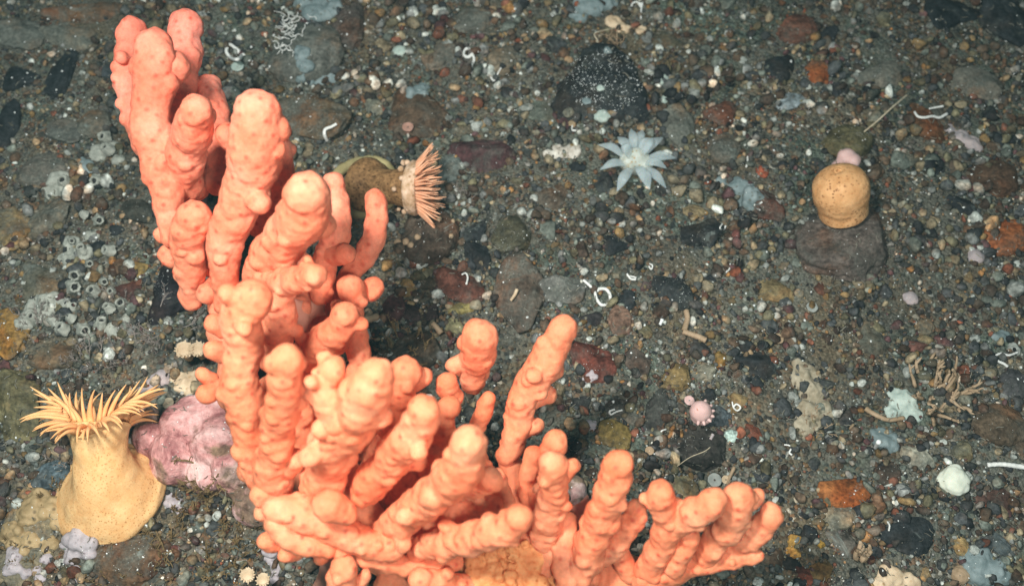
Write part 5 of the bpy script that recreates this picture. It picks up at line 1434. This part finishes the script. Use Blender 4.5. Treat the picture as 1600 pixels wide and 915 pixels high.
PAL = [('black',(0.018,0.020,0.021),14),('dark grey',(0.042,0.046,0.046),16),('brown',(0.072,0.050,0.032),18),('dark brown',(0.040,0.028,0.020),12),('olive',(0.105,0.095,0.055),12),
       ('tan',(0.19,0.155,0.095),11),('grey-green',(0.10,0.115,0.095),12),('grey',(0.13,0.135,0.125),9),('rust-red',(0.12,0.048,0.028),4),('ochre',(0.17,0.11,0.045),4),('maroon',(0.065,0.034,0.034),5),('pale grey',(0.27,0.29,0.26),6)]
PW = [p[2] for p in PAL]
def free(x, y, r):
    return all((x - a) ** 2 + (y - b) ** 2 > (r + c * 0.86) ** 2 for a, b, c in TAKEN)
fill = []
tries = 0
prng = random.Random(33)
while len(fill) < 185 and tries < 60000:
    tries += 1
    x = prng.uniform(-5, 1605); y = prng.uniform(-5, 925)
    r = 8 + 13 * prng.random() ** 2.2
    if mn.noise((x * 0.006, y * 0.006, 5)) < -0.15 and prng.random() < 0.7: continue
    if x < 420 and y < 330 and prng.random() < 0.6: continue
    if hidden(x, y, -r * 0.9): continue
    if not free(x, y, r): continue
    name_, col, _ = prng.choices(PAL, PW)[0]
    asp = prng.uniform(0.62, 1.0)
    jit = prng.uniform(0.8, 1.25)
    var = prng.randrange(16)
    sharp = (var % 4) >= 2
    o = stone('pebble', x, y, r, r * asp, prng.uniform(-90, 90), tuple(c * jit for c in col), prng.choices([M_ROCK, M_CLEAN, M_SILTY, M_SPECK], [5, 3, 4, 1])[0], var, flat=0.75, tilt=0.3)
    shp = ('angular' if sharp else 'rounded') if asp > 0.78 else ('long angular' if sharp else 'oval')
    siz = 'small' if r < 10 else ('medium' if r < 14 else 'larger')
    ld = min(LAND, key=lambda L: (L[1] - x) ** 2 + (L[2] - y) ** 2)
    dx, dy = x - ld[1], y - ld[2]
    a = math.degrees(math.atan2(-dy, dx)) % 360
    dr = ['right of', 'above and right of', 'above', 'above and left of', 'left of', 'below and left of', 'below', 'below and right of'][int((a + 22.5) // 45) % 8]
    fill.append((o, f'{siz} {name_} {shp} pebble', f'{dr} {ld[0]}', math.hypot(dx, dy)))
by = {}
for q in fill: by.setdefault((q[1], q[2]), []).append(q)
ORD = ['nearest', 'second nearest', 'third nearest', 'fourth nearest', 'fifth nearest']
for (a, b), L in by.items():
    L.sort(key=lambda q: q[3])
    for i, q in enumerate(L):
        tag(q[0], f'{a} {b}' if len(L) == 1 else f'{a} {b}, {ORD[min(i, 4)]}', 'pebble', 'pebbles strewn over the seabed')

# ------------------------------------------------------------------ gravel, grit, specks and detritus nobody could count
def scatter_mesh(name, items, sub, mat, attr=None, flat=(0.5, 0.95), kfac=16):
    v, f = ico(sub)
    nv = len(v)
    shapes = []
    for i in range(24):
        rg = np.random.default_rng(500 + i)
        r = stone_radii(v, rg, 8 + i % 5, kfac)
        vv = v * r[:, None]
        shapes.append(vv / np.abs(vv).max())
    VS = np.empty((len(items) * nv, 3)); CS = np.ones((len(items) * nv, 4), dtype=np.float32)
    FS = np.empty((len(items) * len(f), 3), dtype=np.int64)
    for i, (x, y, z, r, col) in enumerate(items):
        s = shapes[NP.integers(24)]
        e = Euler((NP.uniform(-0.5, 0.5), NP.uniform(-0.5, 0.5), NP.uniform(0, 6.28))).to_matrix()
        sc = np.array([r, r * NP.uniform(0.5, 1.0), r * NP.uniform(*flat)])
        VS[i * nv:(i + 1) * nv] = (s * sc) @ np.array(e).T + np.array([x, y, z])
        if col is not None: CS[i * nv:(i + 1) * nv, :3] = col
        FS[i * len(f):(i + 1) * len(f)] = f + i * nv
    me = bpy.data.meshes.new(name)
    me.vertices.add(len(VS)); me.vertices.foreach_set('co', VS.ravel())
    me.loops.add(FS.size); me.loops.foreach_set('vertex_index', FS.ravel().astype(np.int32))
    me.polygons.add(len(FS)); me.polygons.foreach_set('loop_start', np.arange(0, FS.size, 3, dtype=np.int32))
    me.update(calc_edges=True)
    me.polygons.foreach_set('use_smooth', [True] * len(FS))
    if attr:
        at = me.color_attributes.new(attr, 'FLOAT_COLOR', 'POINT')
        at.data.foreach_set('color', CS.ravel())
    o = link(name, me, mat)
    o['kind'] = 'stuff'
    return o

def inside_rock(x, y):
    return any((x - a) ** 2 + (y - b) ** 2 < (c * 0.56) ** 2 for a, b, c in BIGTAKEN)
BIGTAKEN = [t for t in TAKEN if t[2] > 14]
items = []
grng = random.Random(77)
cnt = 0
while len(items) < 47000:
    x = grng.uniform(-450, 2050); y = grng.uniform(-330, 1230)
    out = x < -10 or x > 1610 or y < -10 or y > 930
    if out and grng.random() < 0.45: continue
    dens = mn.noise((x * 0.008, y * 0.008, 2.0)) + 0.4 * mn.noise((x * 0.03, y * 0.03, 4.0))
    if grng.random() > 0.95 + dens * 0.9: continue
    r = min(11.5, 2.15 * math.exp(abs(grng.gauss(0, 0.78)))) * (1.0 + 0.42 * max(-1, min(1, mn.noise((x * 0.012, y * 0.012, 8.0)) * 2)))
    if out and grng.random() < 0.03: r = grng.uniform(9, 22)
    if not out and inside_rock(x, y): continue
    if not out and hidden(x, y, 12): continue
    p = P(x, y); u = U(x, y)
    nme, col, _ = grng.choices(PAL, PW)[0]
    j = grng.uniform(0.6, 1.5)
    if grng.random() < 0.04: col = (0.36, 0.38, 0.34)
    items.append((p.x, p.y, gz(p.x, p.y) + r * u * grng.uniform(0.0, 0.75), r * u, tuple(c * j for c in col)))
for (a_, b_, c_) in BIGTAKEN:      # grit banked up against the stones
    if not (-20 < a_ < 1620 and -20 < b_ < 935): continue
    for k in range(int(c_ * 1.6)):
        th = grng.uniform(0, 6.283); q = c_ * grng.uniform(0.72, 1.12)
        x = a_ + q * math.cos(th); y = b_ + q * math.sin(th) * 0.92
        if hidden(x, y, 12): continue
        r = min(7.0, 1.5 * math.exp(abs(grng.gauss(0, 0.6)))); p = P(x, y); u = U(x, y)
        nme, col, _ = grng.choices(PAL, PW)[0]; jj = grng.uniform(0.6, 1.5)
        items.append((p.x, p.y, gz(p.x, p.y) + r * u * grng.uniform(0.2, 1.0), r * u, tuple(c * jj for c in col)))
big = [q for q in items if q[3] > 0.0013]
small = [q for q in items if q[3] <= 0.0013]
o = scatter_mesh('gravel', big, 2, M_GRAVEL, 'tint')
o['label'] = 'coarse mixed gravel covering the seabed'; o['category'] = 'gravel'
o = scatter_mesh('grit', small, 1, M_GRAVEL, 'tint')
o['label'] = 'fine mixed grit between the pebbles'; o['category'] = 'grit'

# what lies on top: pieces dropped onto whatever surface is below
dg = bpy.context.evaluated_depsgraph_get(); dg.update()
CORALSET = set(c.name for c in coral.children) | {o.name for o in bpy.data.objects if o.parent is not None}
def drop(x, y):
    ok, loc, nrm, idx, ob, mtx = scene.ray_cast(dg, CAM, ray(x, y).normalized())
    if not ok or ob.name in CORALSET: return None
    return loc, nrm
sp = []
for i in range(2600):
    x = grng.uniform(-60, 1660); y = grng.uniform(-50, 965)
    h = drop(x, y)
    if h is None: continue
    r = min(3.0, 0.65 * math.exp(abs(grng.gauss(0, 0.62))))
    sp.append((h[0].x, h[0].y, h[0].z, r * U(x, y), None))
for i in range(420):   # the black rock's frosting of white grains
    a = grng.uniform(0, 6.28); q = math.sqrt(grng.random())
    x = 945 + 62 * q * math.cos(a); y = 125 + 50 * q * math.sin(a)
    h = drop(x, y)
    if h: sp.append((h[0].x, h[0].y, h[0].z, grng.choice([0.6, 0.7, 0.9, 1.3]) * U(x, y), None))
o = scatter_mesh('white_grains', sp, 1, M_WHITE, None, (0.5, 0.8))
o['label'] = 'white shell grains dusted over stones and gravel'; o['category'] = 'grains'

mb = MB()
for i in range(5200):
    x = grng.uniform(-120, 1720); y = grng.uniform(-80, 1000)
    if mn.noise((x * 0.01, y * 0.01, 9.0)) < -0.1 and grng.random() < 0.7: continue
    h = drop(x, y)
    if h is None: continue
    u = U(x, y); p = h[0] + Vector((0, 0, 0.0002)); a = grng.uniform(0, 6.28)
    l = grng.uniform(3, 12) * u; pts = [p]
    for k in range(3):
        a += grng.uniform(-0.9, 0.9)
        p = p + Vector((math.cos(a), math.sin(a), grng.uniform(-0.15, 0.45))) * l / 3
        pts.append(p)
    r = grng.uniform(0.35, 0.9) * u
    mb.sweep(pts, [r, r, r, r * 0.6], 4, cap=False)
o = link('detritus', mb.mesh('detritus'), M_FLUFF)
o['kind'] = 'stuff'; o['label'] = 'fine threads and fluff lying over the gravel'; o['category'] = 'detritus'
print('objects', len(bpy.data.objects), 'fill', len(fill))
